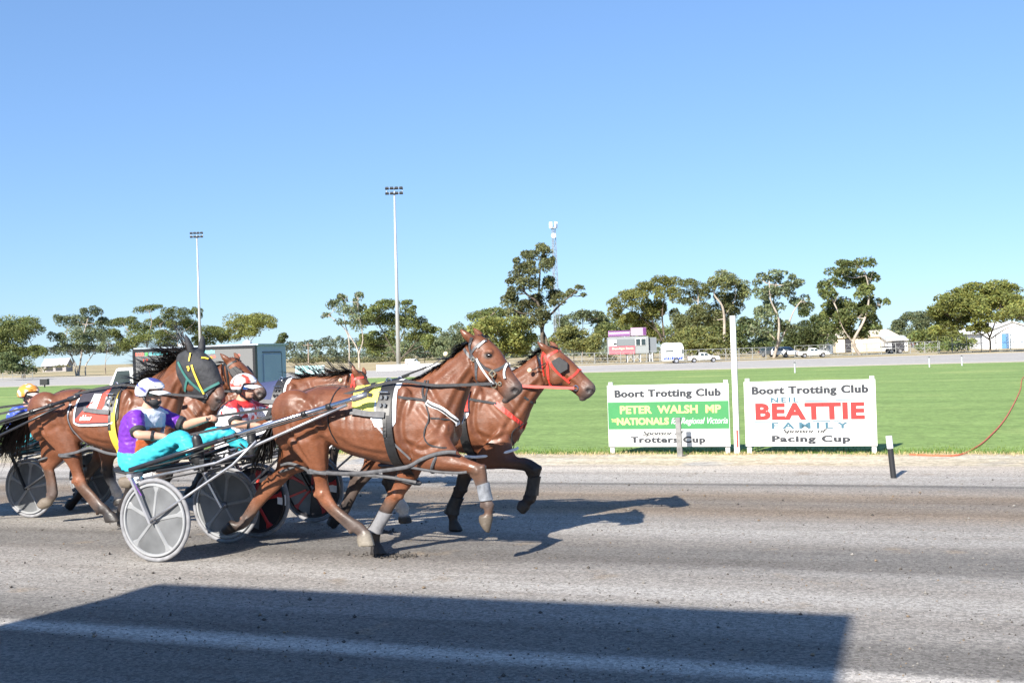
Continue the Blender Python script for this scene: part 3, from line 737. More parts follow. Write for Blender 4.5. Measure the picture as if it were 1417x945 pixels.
shed('shed', 'bright white gable shed behind the wide umbrella gum', 1362, 1440, 444, 483, 150, 14, WSHED, WSHED, .62, 'front', [(-.12, .9, 2.0, 0, BLUEP, 'door'), (-.02, 1.3, 2.4, 0, pm('grey_door', (.5, .56, .62), .5), 'door'), (.3, 2.6, 2.8, 0, pm('grey_door', (.5, .56, .62), .5), 'door')])
shed('farmhouse', 'low farmhouse with a pale roof far off between the left trees', 58, 92, 496, 505, 330, 4, pm('grey_wall', (.30, .28, .27), .8), ZINC, .5, 'side', [(-.2, 2, 1.4, .3, DARKGAP, 'window'), (.2, 2, 1.4, .3, DARKGAP, 'window')])
tank = thing('water_tank', 'round corrugated water tank beside the parked white cars', 'water tank', (at(1143, 489, 150).x, 150, 0), 0)
r_ = (at(1153, 489, 150).x - at(1134, 489, 150).x) / 2; ht = at(1143, 473, 150).z
mb = MB(); prof = [(r_ + .03 * math.sin(i * 1.6), ht * i / 24) for i in range(25)]; mb.lathe(prof, (0, 0, 0), 'z', 28); mb.build('shell', pm('tank_steel', (.42, .46, .50), .4, metal=.3, var=.1), tank, smooth=True)
mb = MB(); mb.lathe([(r_ + .05, 0), (.1, .4), (0, .4)], (0, 0, ht), 'z', 28); mb.build('lid', ZINC, tank, smooth=True)
# scoreboard hut on stilts
Y = 132
def HX(x): return at(825 + x / 7.872, 445, Y).x
def HZ(y): return at(868, 445 + y / 7.872, Y).z
cx_ = (HX(120) + HX(560)) / 2
hut = thing('scoreboard_hut', 'grey hut on steel legs with purple boards on top and a red banner', 'scoreboard hut', (cx_, Y, 0), R(-3))
X = lambda x: HX(x) - cx_
CLAD = pm('grey_cladding', (.25, .27, .275), .6, var=.06, scale=2)
mb = MB(); mb.box(((X(118) + X(562)) / 2, 1.5, (HZ(165) + HZ(350)) / 2), (X(562) - X(118), 3.0, HZ(165) - HZ(350))); mb.build('cabin', CLAD, hut)
mb = MB(); mb.box((X(560) + .5, 1.6, (HZ(180) + HZ(345)) / 2), (.95, 2.4, HZ(180) - HZ(345))); mb.build('side_room', pm('shade_cladding', (.16, .18, .2), .7), hut)
def board(x0, x1, y0, y1, d, mat, nm, t=.06):
    mb = MB(); mb.box(((X(x0) + X(x1)) / 2, -d, (HZ(y0) + HZ(y1)) / 2), (X(x1) - X(x0), t, HZ(y0) - HZ(y1))); return mb.build(nm, mat, hut)
LILAC = pm('lilac_board', (.34, .18, .36), .6); PURP = pm('purple_board', (.12, .03, .15), .6); PINK = pm('red_banner', (.50, .12, .15), .6)
board(128, 362, 95, 160, .02, LILAC, 'top_board'); board(372, 540, 70, 155, .03, pm('pale_lilac_board', (.46, .30, .46), .6), 'top_board'); board(505, 540, 72, 150, .07, PURP, 'purple_panel')
for y in (100, 122, 147): board(134, 355, y - 4, y + 4, .07, PURP if y != 122 else WPRINT, 'board_stripe')
bn = board(132, 412, 265, 352, .05, PINK, 'banner')
board(125, 215, 200, 262, .04, WPRINT, 'white_panel'); board(218, 405, 192, 262, .04, pm('slate_panel', (.16, .18, .19), .6), 'score_panel'); board(182, 212, 230, 250, .08, DARKGAP, 'vent')
for x in (425, 482):
    w_ = board(x - 4, x + 50, 188, 265, .04, WPRINT, 'window'); p = board(x, x + 46, 192, 261, .08, GLASS, 'pane')
    p.parent = w_
v, f = text_fit('Bendigo Bank', X(165), X(400), HZ(308), HZ(280), bold=.03)
mb = MB(); mb.add([(x, -.09, z) for x, z in v], f); mb.build('lettering', pm('cream_letters', (.80, .66, .42), .6), bn)
for x in (330, 400, 470, 570, 600):
    for yy in (.3, 2.6):
        mb = MB(); mb.box((X(x), yy, HZ(345) / 2), (.12, .12, HZ(345))); mb.build('leg', GALV, hut)
mb = MB()
for x0, x1 in ((330, 400), (400, 470), (570, 600)):
    mb.tube([(X(x0), .3, .2), (X(x1), .3, HZ(350))], .04, 5); mb.tube([(X(x1), .3, .2), (X(x0), .3, HZ(350))], .04, 5)
mb.build('brace', GALV, hut)

# ------------------------------------------------------------------ vehicles
CARW = pm('white_car_paint', (.78, .78, .77), .25, coat=.6, var=.02)
def wheels(root, xs, w, r):
    for x in xs:
        for s in (-1, 1):
            mb = MB(); mb.lathe([(r * .6, -.11), (r * .95, -.11), (r, -.07), (r, .07), (r * .95, .11), (r * .6, .11)], (x, s * (w / 2 - .10), r), 'y', 20, True)
            t = mb.build('wheel', RUBBERD, root, smooth=True)
            mb = MB(); mb.lathe([(0, -.09), (r * .6, -.10), (r * .6, .10), (0, .09)], (x, s * (w / 2 - .10), r), 'y', 16); mb.build('rim', ALLOY, t)
def vehicle(label, loc, rotz, kind, paint=CARW, cat='car', name='parked_car', group='vehicles parked beyond the back straight', sc=1.0):
    root = thing(name, label, cat, loc, rotz, group); root.scale = (sc,) * 3
    w = 1.76
    lower = {'ute': [(-2.4, .42), (-2.42, .95), (-.55, 1.0), (-.55, .98), (.55, .98), (2.1, .90), (2.4, .78), (2.42, .42)], 'van': [(-2.3, .4), (-2.35, 1.1), (1.5, 1.1), (2.3, .95), (2.35, .4)],
             'wagon': [(-2.3, .4), (-2.35, 1.0), (1.0, 1.0), (2.1, .9), (2.35, .75), (2.37, .4)]}[kind]
    cabin = {'ute': [(-.62, .98), (-.55, 1.42), (-.38, 1.47), (.30, 1.46), (.98, .98)], 'van': [(-2.3, 1.08), (-2.2, 1.95), (.8, 2.0), (1.0, 1.95), (1.7, 1.08)], 'wagon': [(-2.3, .98), (-2.05, 1.45), (-1.8, 1.52), (.1, 1.52), (1.05, .98)]}[kind]
    def arch(pts):
        out = []
        for x, z in pts: out.append((x, z))
        bot = []
        for wx in (1.45, -1.45):
            for i in range(9): t = math.pi * i / 8; bot.append((wx + .40 * math.cos(t), .42 + .36 * math.sin(t)))
        return out + bot
    mb = MB(); mb.prism([(x, -w / 2, z) for x, z in arch(lower)], (0, w, 0)); mb.build('body', paint, root, bevel=.05)
    mb = MB(); n = len(cabin); k = .80
    mb.add([(x, -w / 2 * (1 if z < 1.1 else k), z) for x, z in cabin] + [(x, w / 2 * (1 if z < 1.1 else k), z) for x, z in cabin], [tuple(range(n)), tuple(range(2 * n - 1, n - 1, -1))] + [(i, (i + 1) % n + 0 if i + 1 < n else 0, (i + 1) % n + n, i + n) for i in range(n)])
    cab = mb.build('cabin', paint, root, bevel=.03)
    x0, x1 = min(p[0] for p in cabin), max(p[0] for p in cabin); zt = max(p[1] for p in cabin); zb = 1.02 if kind != 'van' else 1.25
    for s in (-1, 1):
        parts = {'ute': [(-.5, .05), (.10, .78)], 'van': [(.55, 1.45)], 'wagon': [(-1.95, -1.0), (-.92, -.1), (-.03, .85)]}[kind]
        for a, b in parts:
            mb = MB(); zt2 = zt - .10; fr = b == parts[-1][1]
            ins = .36 if fr else .04
            y0 = w / 2 * (1 - (1 - k) * (zb - .98) / (zt - .98)) + .006; y1 = w / 2 * (k + (1 - k) * (zt - zt2) / (zt - .98)) + .006
            mb.prism([(a, s * y0, zb), (b, s * y0, zb), (b - ins * .9, s * y1, zt2), (a + .05, s * y1, zt2)], (0, s * .01, 0)); mb.build('window', GLASS, root)
        mb = MB(); mb.box((2.36, s * .62, .72), (.08, .32, .14)); mb.build('headlight', pm('lamp_glass', (.6, .6, .6), .1), root)
        mb = MB(); mb.box((-2.4, s * .74, .80), (.05, .16, .22)); mb.build('tail_light', RED, root)
    mb = MB(); fx = cabin[-1][0]; mb.prism([(fx - .06, -.70, 1.04), (fx - .06, .70, 1.04), (cabin[-2][0] + .06, .60, zt - .06), (cabin[-2][0] + .06, -.60, zt - .06)], (.05, 0, .03)); mb.build('windscreen', GLASS, root)
    if kind == 'ute':
        mb = MB(); mb.box((-1.48, 0, .965), (1.7, 1.5, .02)); mb.build('tray_cover', DARKGAP, root)
    wheels(root, (1.45, -1.45), w, .33)
    return root
def place(px, py, Y=None):
    p = ground(px, py) if Y is None else Vector((at(px, py, Y).x, Y, 0)); p.z = 0; return p
vehicle('white utility with an open tray parked right of the caravan', place(973.5, 503.5, 114), R(-4), 'ute', cat='utility', name='parked_utility', sc=.66)
vehicle('white utility parked beside the water tank', place(1125, 496, 124), R(-4), 'ute', cat='utility', name='parked_utility', sc=.68)
vehicle('small white wagon parked left of the water tank, partly behind a gum trunk', place(1087, 497, 130), R(-70), 'wagon', sc=.8)
vehicle('dark car partly hidden behind the twisting white gum', place(1071, 496, 140), R(-60), 'wagon', pm('dark_car_paint', (.06, .07, .08), .25, coat=.5), sc=.8)
vehicle('white van parked far off behind the white banner', place(571, 501, 180), R(-4), 'van', cat='van', name='parked_van', sc=.5)
cv = thing('caravan', 'white caravan with blue patterned lower half left of the utility', 'caravan', place(932, 503.5, 113), R(-3), 'vehicles parked beyond the back straight')
wv, hv = 2.15, 2.05
mb = MB(); mb.prism([(-wv / 2, 0, .25), (wv / 2, 0, .25), (wv / 2, 0, hv - .5), (wv / 2 - .15, 0, hv - .1), (wv / 2 - .35, 0, hv), (-wv / 2 + .25, 0, hv), (-wv / 2 + .06, 0, hv - .2), (-wv / 2, 0, hv - .5)], (0, 2.2, 0)); mb.build('body', WHITEPAINT, cv, bevel=.05)
mb = MB(); rnd = random.Random(4); x = -wv * .45
while x < wv * .40:
    w_ = rnd.uniform(.10, .22); mb.prism([(x, -.004, .36), (x + w_, -.004, .36), (x + w_ + .05, -.004, .36 + rnd.uniform(.2, .32)), (x + .06, -.004, .36 + rnd.uniform(.2, .32))], (0, -.012, 0)); x += w_ + rnd.uniform(.03, .07)
mb.build('blue_pattern', pm('blue_band', (.05, .09, .38), .5), cv)
mb = MB(); mb.box((-.35, -.01, 1.22), (.75, .03, .12)); mb.build('window', GLASS, cv)
mb = MB(); mb.box((.95, -.01, 1.15), (.14, .03, .4)); mb.build('window', GLASS, cv)
wheels(cv, (0.2,), 2.0, .28)
# trailers and clutter by the sheds
tl = thing('flatbed_trailer', 'dark flat trailer parked in front of the white lean-to', 'trailer', place(1237, 490, 135), R(-4))
mb = MB(); mb.box((0, 0, .8), (2.8, 1.6, .12)); 
for x in (-1.3, 0, 1.3): mb.box((x, .75, 1.05), (.06, .06, .5)); mb.box((x, -.75, 1.05), (.06, .06, .5))
mb.box((0, -.75, 1.25), (2.7, .05, .06)); mb.build('deck', pm('dark_steel', (.10, .10, .11), .5), tl); wheels(tl, (-.5, .5), 1.7, .3)
vehicle('grey covered wagon parked between the cream shed and the umbrella gum', place(1290, 484, 160), R(-4), 'wagon', pm('silver_paint', (.42, .44, .47), .3, coat=.5), sc=1.1)

# ------------------------------------------------------------------ fences and banners along the back straight
FENCE = pm('fence_wire', (.26, .27, .27), .6, var=.1)
def chain_fence(label, p0, p1, h, n, rails=True):
    d = p1 - p0; root = thing('chain_fence', label, 'fence', p0, math.atan2(d.y, d.x), 'wire fences beyond the track'); L = d.length
    for i in range(n + 1):
        mb = MB(); mb.tube([(L * i / n, 0, 0), (L * i / n, 0, h)], .04, 6); mb.build('post', FENCE, root)
    mb = MB()
    for z in ((h, h * .5, .05) if rails else (h,)): mb.tube([(0, 0, z), (L, 0, z)], .025, 5)
    k = int(L / .8)
    for i in range(k):
        x = L * i / k
        mb.add([(x, 0, .05), (x + .022, 0, .05), (x + .022 + h * .8, 0, h), (x + h * .8, 0, h)], [(0, 1, 2, 3)])
        mb.add([(x + h * .8, .004, .05), (x + .022 + h * .8, .004, .05), (x + .022, .004, h), (x, .004, h)], [(0, 1, 2, 3)])
    mb.build('wire_mesh', FENCE, root)
    return root
chain_fence('wire fence at far left below the round dark bush', place(-10, 518, 155), place(45, 517, 155), 1.3, 4)
chain_fence('wire fence behind the scoreboard hut and the utility', place(770, 505, 125), place(1060, 498, 122), 1.25, 16)
chain_fence('wire fence in front of the cream shed', place(1100, 494, 128), place(1300, 488, 127), 1.3, 10)
chain_fence('taller wire fence in front of the white shed at the right edge', place(1298, 488, 125), place(1440, 484, 122), 1.9, 7)
def banner(label, x0, x1, y0, y1, Y, mat, h=None):
    a, b = at(x0, y1, Y), at(x1, y1, Y); t = at((x0 + x1) / 2, y0, Y).z; z0 = max(.05, a.z if a.z > .05 else .05)
    root = thing('banner', label, 'banner', (a.x, Y, 0), 0, 'banners along the back straight'); w = b.x - a.x
    mb = MB(); mb.box((w / 2, 0, (z0 + t) / 2), (w, .04, t - z0)); mb.build('sheet', mat, root)
    for i in range(int(w / 3) + 2):
        mb = MB(); x = w * i / (int(w / 3) + 1); mb.tube([(x, .06, 0), (x, .06, t + .03)], .03, 6); mb.build('post', GALV, root)
    return root
TEALB = pm('teal_banner', (.30, .66, .66), .6, col2=(.62, .80, .80), scale=.5)
banner('teal and white banner right of the blue trailer end', 409, 449, 506, 519, 118, TEALB)
banner('long white banner at the foot of the taller light tower', 521, 624, 503.5, 515, 122, WHITEPAINT)
mk = ground(62, 536); m_ = thing('track_marker', 'small black box on the far side of the infield at left', 'marker', mk, 0)
mb = MB(); mb.box((0, 0, .45), (.65, .4, .5)); mb.box((0, 0, .12), (.1, .1, .24)); mb.build('box', BLACK, m_, bevel=.03)
for i, (px, py) in enumerate(((1100, 516), (1286, 508), (1331, 506))):
    mk = ground(px, py); m_ = thing('rail_post', ('thin white post on the back straight directly above the left end of the right board', 'thin white post on the back straight right of the black and white marker', 'rightmost thin white post on the back straight')[i], 'post', mk, 0, 'thin posts on the back straight')
    mb = MB(); mb.tube([(0, 0, 0), (0, 0, .55)], .045, 8); mb.build('post', GALV, m_); mb = MB(); mb.tube([(0, 0, .55), (0, 0, .60)], .05, 8); mb.build('cap', BLACK, m_)

# ------------------------------------------------------------------ screen truck on the infield
Y = 25.0
A_, B2 = at(185, 487, Y + .9), at(354, 476, Y)
dirv = (B2 - A_); dirv.z = 0; Ls = dirv.length; ang = math.atan2(dirv.y, dirv.x)
base = Vector((A_.x, A_.y, 0)); ztop = (A_.z + B2.z) / 2 + .02
scr = thing('screen_truck', 'white cabbed truck carrying a black framed race screen with blue grey end panel', 'screen truck', base, ang)
zb = .62; dp = 1.35
BLUEG = pm('blue_grey_panel', (.29, .36, .50), .5, var=.05, scale=2)
mb = MB(); mb.box((Ls / 2, dp / 2 + .04, (ztop + zb) / 2), (Ls - .02, dp, ztop - zb)); mb.build('body', BLUEG, scr, bevel=.012)
mb = MB(); t = .06
mb.box((Ls / 2, .0, ztop - t / 2), (Ls, .10, t)); mb.box((Ls / 2, .0, zb + t / 2), (Ls, .10, t)); mb.box((t / 2, 0, (ztop + zb) / 2), (t, .10, ztop - zb - 2 * t)); mb.box((Ls - t / 2, 0, (ztop + zb) / 2), (t, .10, ztop - zb - 2 * t)); mb.build('screen_frame', pm('black_frame', (.012, .012, .014), .4), scr)
mb = MB(); mb.box((Ls / 2, .0, (ztop + zb) / 2), (Ls - 2 * t, .06, ztop - zb - 2 * t)); sp_ = mb.build('screen', pm('led_screen', (.15, .148, .15), .65, var=.06, scale=90), scr)
def lit(name, col, s=.9):
    m = pm(name, col, .5); b = m.node_tree.nodes['Principled BSDF']; b.inputs['Emission Color'].default_value = (*col, 1); b.inputs['Emission Strength'].default_value = s; return m
def stext(txt, x0, x1, z0, z1, mat, nm='lettering'):
    v, f = text_fit(txt, x0, x1, z0, z1, bold=.02); mb = MB(); mb.add([(x, -.034, z) for x, z in v], f); mb.build(nm, mat, sp_)
k = Ls / 169
zt = ztop - .085
stext('RACE', 4 * k, 15 * k, zt - .07, zt, lit('led_red', (.75, .10, .06)))
mb = MB(); mb.box((19 * k, -.032, zt - .035), (3.4 * k, .006, .07)); mb.build('led_block', lit('led_green', (.1, .55, .12)), sp_)
rnd = random.Random(9); x = 23.0; mb = MB()
while x < 112:
    w_ = rnd.choice((1.6, 2.0, 2.3)); h_ = .065
    mb.box(((x + .25) * k, -.033, zt - .035), (.5 * k, .005, h_)); mb.box(((x + w_ - .25) * k, -.033, zt - .035), (.5 * k, .005, h_)); mb.box(((x + w_ / 2) * k, -.033, zt - rnd.choice((.008, .035, .062))), ((w_ - 1.0) * k, .005, .014))
    x += w_ + (.55 if rnd.random() < .85 else 2.2)
mb.build('led_text_row', lit('led_cyan', (.16, .62, .68)), sp_)
for x, z in ((18, .20), (112, .17), (145, .16)):
    stext('00' if x > 20 else '12', (x - 3.5) * k, (x + 3.5) * k, zt - z, zt - z + .055, MATS['led_red'])
mb = MB(); mb.box((Ls + .004, dp / 2 + .04, (ztop + zb) / 2 - .02), (.03, dp * .60, (ztop - zb) * .74)); dr_ = mb.build('end_door', BLUEG, scr, bevel=.008)
mb = MB(); mb.box((Ls + .004, dp / 2 + .04 + dp * .32, (ztop + zb) / 2 - .02), (.014, .018, (ztop - zb) * .76)); mb.box((Ls + .004, dp / 2 + .04, ztop - .165), (.014, dp * .64, .018)); mb.build('door_seal', BLACK, scr)
mb = MB(); mb.box((Ls / 2 + .02, dp / 2 + .04, ztop + .012), (Ls + .06, dp + .06, .03)); mb.build('roof_rim', pm('pale_rim', (.42, .50, .56), .5), scr)
for x in (.33, .86):
    mb = MB(); mb.lathe([(.10, 0), (.10, .05), (.05, .09), (0, .09)], (Ls * x, .4, ztop + .027), 'z', 14); mb.build('roof_vent', WHITEPAINT, scr)
mb = MB(); mb.box((Ls / 2, dp / 2, zb - .08), (Ls, .9, .12)); mb.build('chassis', BLACK, scr)
for x in (Ls * .45, Ls * .62):
    for y in (.05, dp - .05):
        mb = MB(); mb.lathe([(.14, -.09), (.28, -.09), (.30, -.05), (.30, .05), (.28, .09), (.14, .09)], (x, y, .30), 'y', 20, True); wq = mb.build('wheel', RUBBERD, scr, smooth=True)
        mb = MB(); mb.lathe([(0, -.07), (.14, -.08), (.14, .08), (0, .07)], (x, y, .30), 'y', 14); mb.build('rim', ALLOY, wq)
# its truck cab faces left; only the cab shows between the horses
mb = MB(); mb.prism([(0, .02, .45), (0, .02, 1.02), (-.66, .02, 1.0), (-1.75, .02, .92), (-1.95, .02, .8), (-1.97, .02, .45)], (0, 1.5, 0)); mb.build('bonnet', CARW, scr, bevel=.04)
cz = at(160, 509, Y + .8).z
mb = MB(); mb.add([(x, y, z) for y, ins in ((.02, 0), (1.52, 1)) for x, z in ((0, 1.0), (-.82, 1.0), (-.50, cz - .03), (-.42, cz), (0, cz))], [(4, 3, 2, 1, 0), (5, 6, 7, 8, 9)] + [(i, (i + 1) % 5, (i + 1) % 5 + 5, i + 5) for i in range(5)]); mb.build('cab', CARW, scr, bevel=.02)
for y in (.012, 1.518):
    mb = MB(); mb.prism([(-.14, y, 1.03), (-.70, y, 1.03), (-.46, y, cz - .07), (-.14, y, cz - .07)], (0, .01 if y > 1 else -.01, 0)); mb.build('window', GLASS, scr)
mb = MB(); mb.prism([(-.82, .10, 1.03), (-.82, 1.44, 1.03), (-.53, 1.40, cz - .06), (-.53, .14, cz - .06)], (-.02, 0, .01)); mb.build('windscreen', GLASS, scr)
for y in (.12, 1.42):
    mb = MB(); mb.lathe([(.16, -.1), (.30, -.1), (.33, -.06), (.33, .06), (.30, .1), (.16, .1)], (-1.3, y, .33), 'y', 20, True); mb.build('wheel', RUBBERD, scr, smooth=True)
    mb = MB(); mb.box((-1.97, y, .72), (.06, .26, .14)); mb.build('headlight', MATS['lamp_glass'], scr)

# ------------------------------------------------------------------ sign boards at the rail
CS = 18.0
def lz(px, py): return lane(px, py, CS)
def sign(label, tl_, tr_, bl_, br_):
    (a0, z0), (a1, z1) = lz(*tl_), lz(*tr_); (_, zb0), (_, zb1) = lz(*bl_), lz(*br_)
    zt, zb = (z0 + z1) / 2, (zb0 + zb1) / 2; w = a1 - a0
    root = thing('sign_board', label, 'sign', tr(a0, CS), -TH, 'sponsor boards by the finish post')
    mb = MB(); mb.box((w / 2, 0, (zt + zb) / 2), (w, .03, zt - zb)); mb.build('board', WHITEPAINT, root, bevel=.004)
    for x in (.05, w - .05):
        mb = MB(); mb.box((x, .045, (zt + .05) / 2), (.07, .055, zt + .05)); mb.build('post', WHITEPAINT, root, bevel=.005)
    return root, w, zb, zt
def sg(root, w, zb, zt, txt, x0, x1, y0, y1, mat, d=-.0185, nm='lettering', fat=0.0, **kw):
    """x, y as fractions of the board, y from the top"""
    v, f = text_fit(txt, w * x0, w * x1, zt - (zt - zb) * y1, zt - (zt - zb) * y0, **kw)
    mb = MB()
    for i, dx in enumerate((0, -fat, fat) if fat else (0,)): mb.add([(x + dx, d - .0007 * i, z) for x, z in v], f)
    return mb.build(nm, mat, root)
SBLK = pm('sign_black', (.022, .026, .034), .6); SGRN = pm('sign_green', (.035, .215, .065), .55, var=.06, scale=4); SCRM = pm('sign_cream', (.62, .53, .20), .6); SRED = pm('sign_red', (.52, .022, .02), .55); SBLU = pm('sign_blue', (.04, .12, .17), .6); SGRY = pm('sign_grey', (.03, .032, .036), .6)
s1, w, zb, zt = sign('white sponsor board with a green middle band, left of the finish post', (840, 533), (1008, 530.5), (845, 618), (1011, 617.5))
g_ = lambda *a, **k: sg(s1, w, zb, zt, *a, **k)
def band(root, w, zb, zt, y0, y1, mat, nm, x0=.004, x1=.996, d=.0165):
    mb = MB(); mb.box((w * (x0 + x1) / 2, -d, zt - (zt - zb) * (y0 + y1) / 2), (w * (x1 - x0), .004, (zt - zb) * (y1 - y0))); return mb.build(nm, mat, root)
band(s1, w, zb, zt, .275, .715, SGRN, 'green_band')
g_('Boort Trotting Club', .065, .935, .075, .235, SBLK, bold=.03, fat=.006, space=1.12)
g_('PETER  WALSH  MP', .105, .935, .335, .465, SCRM, d=-.020, bold=.03)
g_('NATIONALS', .075, .51, .53, .645, SCRM, d=-.020, bold=.045)
g_('THE', .03, .07, .545, .60, SCRM, d=-.020, bold=.02)
g_('for Regional Victoria', .53, .985, .535, .665, WPRINT, d=-.020, shear=.35)
g_('Sponsor of', .29, .63, .745, .835, SGRY, shear=.3, bold=.015, fat=.003)
g_('Trotters Cup', .19, .80, .835, .965, SBLK, bold=.03, fat=.006, space=1.15)
s2, w, zb, zt = sign('white sponsor board with big red lettering, right of the finish post', (1029, 528.5), (1211, 524.5), (1034, 617.5), (1214, 616.5))
g_ = lambda *a, **k: sg(s2, w, zb, zt, *a, **k)
g_('Boort Trotting Club', .065, .945, .075, .235, SBLK, bold=.03, fat=.006, space=1.12)
g_('NEIL', .21, .42, .25, .325, SBLU, space=1.4, bold=.02, fat=.003)
g_('BEATTIE', .085, .915, .335, .595, SRED, bold=.05, space=1.1)
g_('F A M I L Y', .21, .79, .635, .730, SBLU, bold=.02, fat=.003)
g_('Sponsor of', .29, .63, .735, .815, SGRY, shear=.3, bold=.015, fat=.003)
g_('Pacing Cup', .21, .80, .835, .965, SBLK, bold=.03, fat=.006, space=1.15)
for x0, x1, y in ((.07, .17, .30), (.47, .66, .305), (.70, .93, .295), (.07, .21, .615), (.23, .34, .612), (.36, .50, .614), (.52, .66, .612), (.68, .94, .61)):
    band(s2, w, zb, zt, y, y + .012, SBLU, 'outline_stroke', x0, x1)

# finish post, grey stake, black and white bollard
b = ground(1020, 627.5); t = lane(1014.5, 437, b.dot(CX))[1]
fpst = thing('finish_post', 'tall white finish post between the two sponsor boards', 'post', b, -TH)
mb = MB(); mb.box((0, 0, t / 2), (.085, .07, t)); mb.build('post', WHITEPAINT, fpst, bevel=.006)
mb = MB(); mb.box((.015, -.037, .24), (.028, .004, .27)); mb.build('red_strip', RED, fpst)
b = ground(941, 631); t = lane(938, 577.5, b.dot(CX))[1]
stk = thing('stake', 'weathered grey timber stake in front of the green banded board', 'stake', b, -TH)
M = Matrix.Rotation(R(-1.5), 3, 'Y')
mb = MB(); mb.box(M @ Vector((0, 0, t / 2 - .02)), (.082, .06, t + .04), M); mb.build('post', pm('weathered_wood', (.20, .195, .19), .85, var=.3, scale=12), stk, bevel=.008)
b = ground(1236, 661); t = lane(1229.5, 603, b.dot(CX)); a1 = t[0]; t = t[1]
bol = thing('marker_bollard', 'short black marker peg with a white top standing on the track edge', 'bollard', b, -TH)
dx = a1 - b.dot(AX)
p0, p1 = Vector((0, 0, 0)), Vector((dx, 0, t))
mb = MB(); mb.tube([p0, p0.lerp(p1, .71)], .036, 12); mb.build('shaft', pm('black_plastic', (.022, .022, .024), .45), bol, auto=True)
mb = MB(); mb.tube([p0.lerp(p1, .705), p1], .039, 12); mb.build('white_top', WHITEP, bol, auto=True)
# orange line lying over the turf
mb = MB(); pts = [ground(x, y) + Vector((0, 0, .006)) for x, y in ((1440, 470 + 40), (1417, 521), (1411, 541), (1393, 576), (1367, 606), (1345, 622), (1324, 630), (1290, 630.5), (1258, 629))]
mb.tube(pts, .013, 6, smooth=6); tag(mb.build('orange_rope', pm('orange_rope', (.60, .13, .06), .6)), 'thin orange line curving over the turf at the right', 'rope')
# ------------------------------------------------------------------ horses
BAY = (.150, .053, .024); BAYL = (.215, .082, .040); DARK = (.022, .016, .014); MUZ = (.075, .055, .048); GREYLEG = (.085, .060, .050)
SOCK = (.50, .46, .42); HOOF = (.13, .105, .08); HOOFD = (.03, .026, .024); HOOFP = (.20, .175, .14); DUSTY = (.105, .056, .036)
COAT = am('bay_coat', .42, .45, .26, 3.5, bump=.14, bscale=16, hairy=.16)
EYE = pm('horse_eye', (.012, .008, .006), .08, spec=.9)

def loft_secs(mb, secs, n=18, k=4, eg=0.0):
    """secs: (P, Q, w, colour, egg) with P, Q 3D outline points; closed loft"""
    Ps = [s[0] for s in secs]; Qs = [s[1] for s in secs]
    W = [s[2] for s in secs]; C = [Vector(s[3]) for s in secs]; E = [s[4] if len(s) > 4 else eg for s in secs]
    P2, W2 = cr(Ps, W, k); Q2, E2 = cr(Qs, E, k); _, C2 = cr(Ps, C, k)
    base = len(mb.v)
    rings = []
    for P, Q, w, e in zip(P2, Q2, W2, E2):
        c = (P + Q) / 2; d = (P - Q) / 2
        rings.append([c + d * math.cos(t) + Vector((0, 1, 0)) * (w * math.sin(t) * (1 + e * math.cos(t))) for t in (2 * math.pi * i / n for i in range(n))])
    cs = [c for c in C2]
    mb.rings(rings)
    m = len(rings)
    for i in range(m * n): mb.tint[base + i] = tuple(cs[i // n])
    for j in range(base + m * n, len(mb.v)): mb.tint[j] = tuple(cs[0] if j == base + m * n else cs[-1])

# outlines measured on the nearest horse, in photo pixels: (crest x, y, underside x, y, half width in metres)
TRUNK = [(386.5, 570, 389, 592, .07), (392, 561, 396, 615, .155), (402, 552, 408, 622, .215), (417, 544, 427, 618, .255), (438, 536, 449, 613, .27), (459, 534, 466, 617, .262),
         (485, 536, 489, 629, .272), (515, 533.5, 519, 637, .272), (541, 528, 547, 643, .250), (566, 525, 574, 646, .215), (590, 529, 598, 643, .205), (611, 545, 617, 632, .185), (626, 562, 631, 612, .13)]
NECK1 = [(560, 526, 618, 612, .15), (582, 521.5, 636, 588, .145), (600, 511, 642, 566, .115), (618, 498.5, 647, 549, .10), (636, 485, 652, 534, .088), (648, 473, 660, 522, .083)]
HEAD1 = [(653, 464, 655, 498, .075), (663, 462.5, 657, 522, .09), (673, 467.5, 660, 532, .098), (683, 475.5, 668, 535.5, .100), (694, 487.5, 678, 536.5, .082), (703, 503, 686, 539, .066), (711, 517, 692, 545, .056), (718.5, 527, 698, 551, .064), (723, 533.5, 703, 555, .056), (723, 541, 709, 553, .04)]
NECK2 = [(650, 527, 702, 612, .15), (676, 523, 726, 588, .145), (694, 519, 734, 569, .115), (712, 511.5, 741, 555, .10), (729, 499.5, 748, 545, .088), (743, 489, 756, 534, .083)]
HEAD2 = [(750, 482, 753, 516, .075), (760, 479, 756, 529, .09), (770, 482, 761.5, 535, .098), (780, 489, 771, 536.5, .100), (792, 499.5, 782, 537.5, .082), (803, 511.5, 791, 541.5, .066), (812, 521.5, 798, 547, .056), (819.5, 528.5, 803, 550.5, .064), (823.5, 534, 809, 552.5, .056), (824, 541, 815, 551, .04)]
NECK5 = [(150, 541, 215, 618, .15), (172, 536, 240, 598, .145), (196, 529, 246, 580, .115), (217, 517, 250, 565, .10), (236, 504, 253, 549, .088), (248, 494, 256, 537, .083)]
HEAD5 = [(255, 485, 253, 517, .075), (265, 483, 254, 535, .09), (276, 486, 258, 545, .098), (286, 494, 264, 549, .100), (296, 505, 272, 551, .082), (302, 519, 279, 554, .066), (307, 532, 286, 558, .056), (310.5, 543, 292, 563, .06), (311.5, 549, 298, 566, .045), (310, 555, 303, 563, .025)]
D, G = DARK, GREYLEG
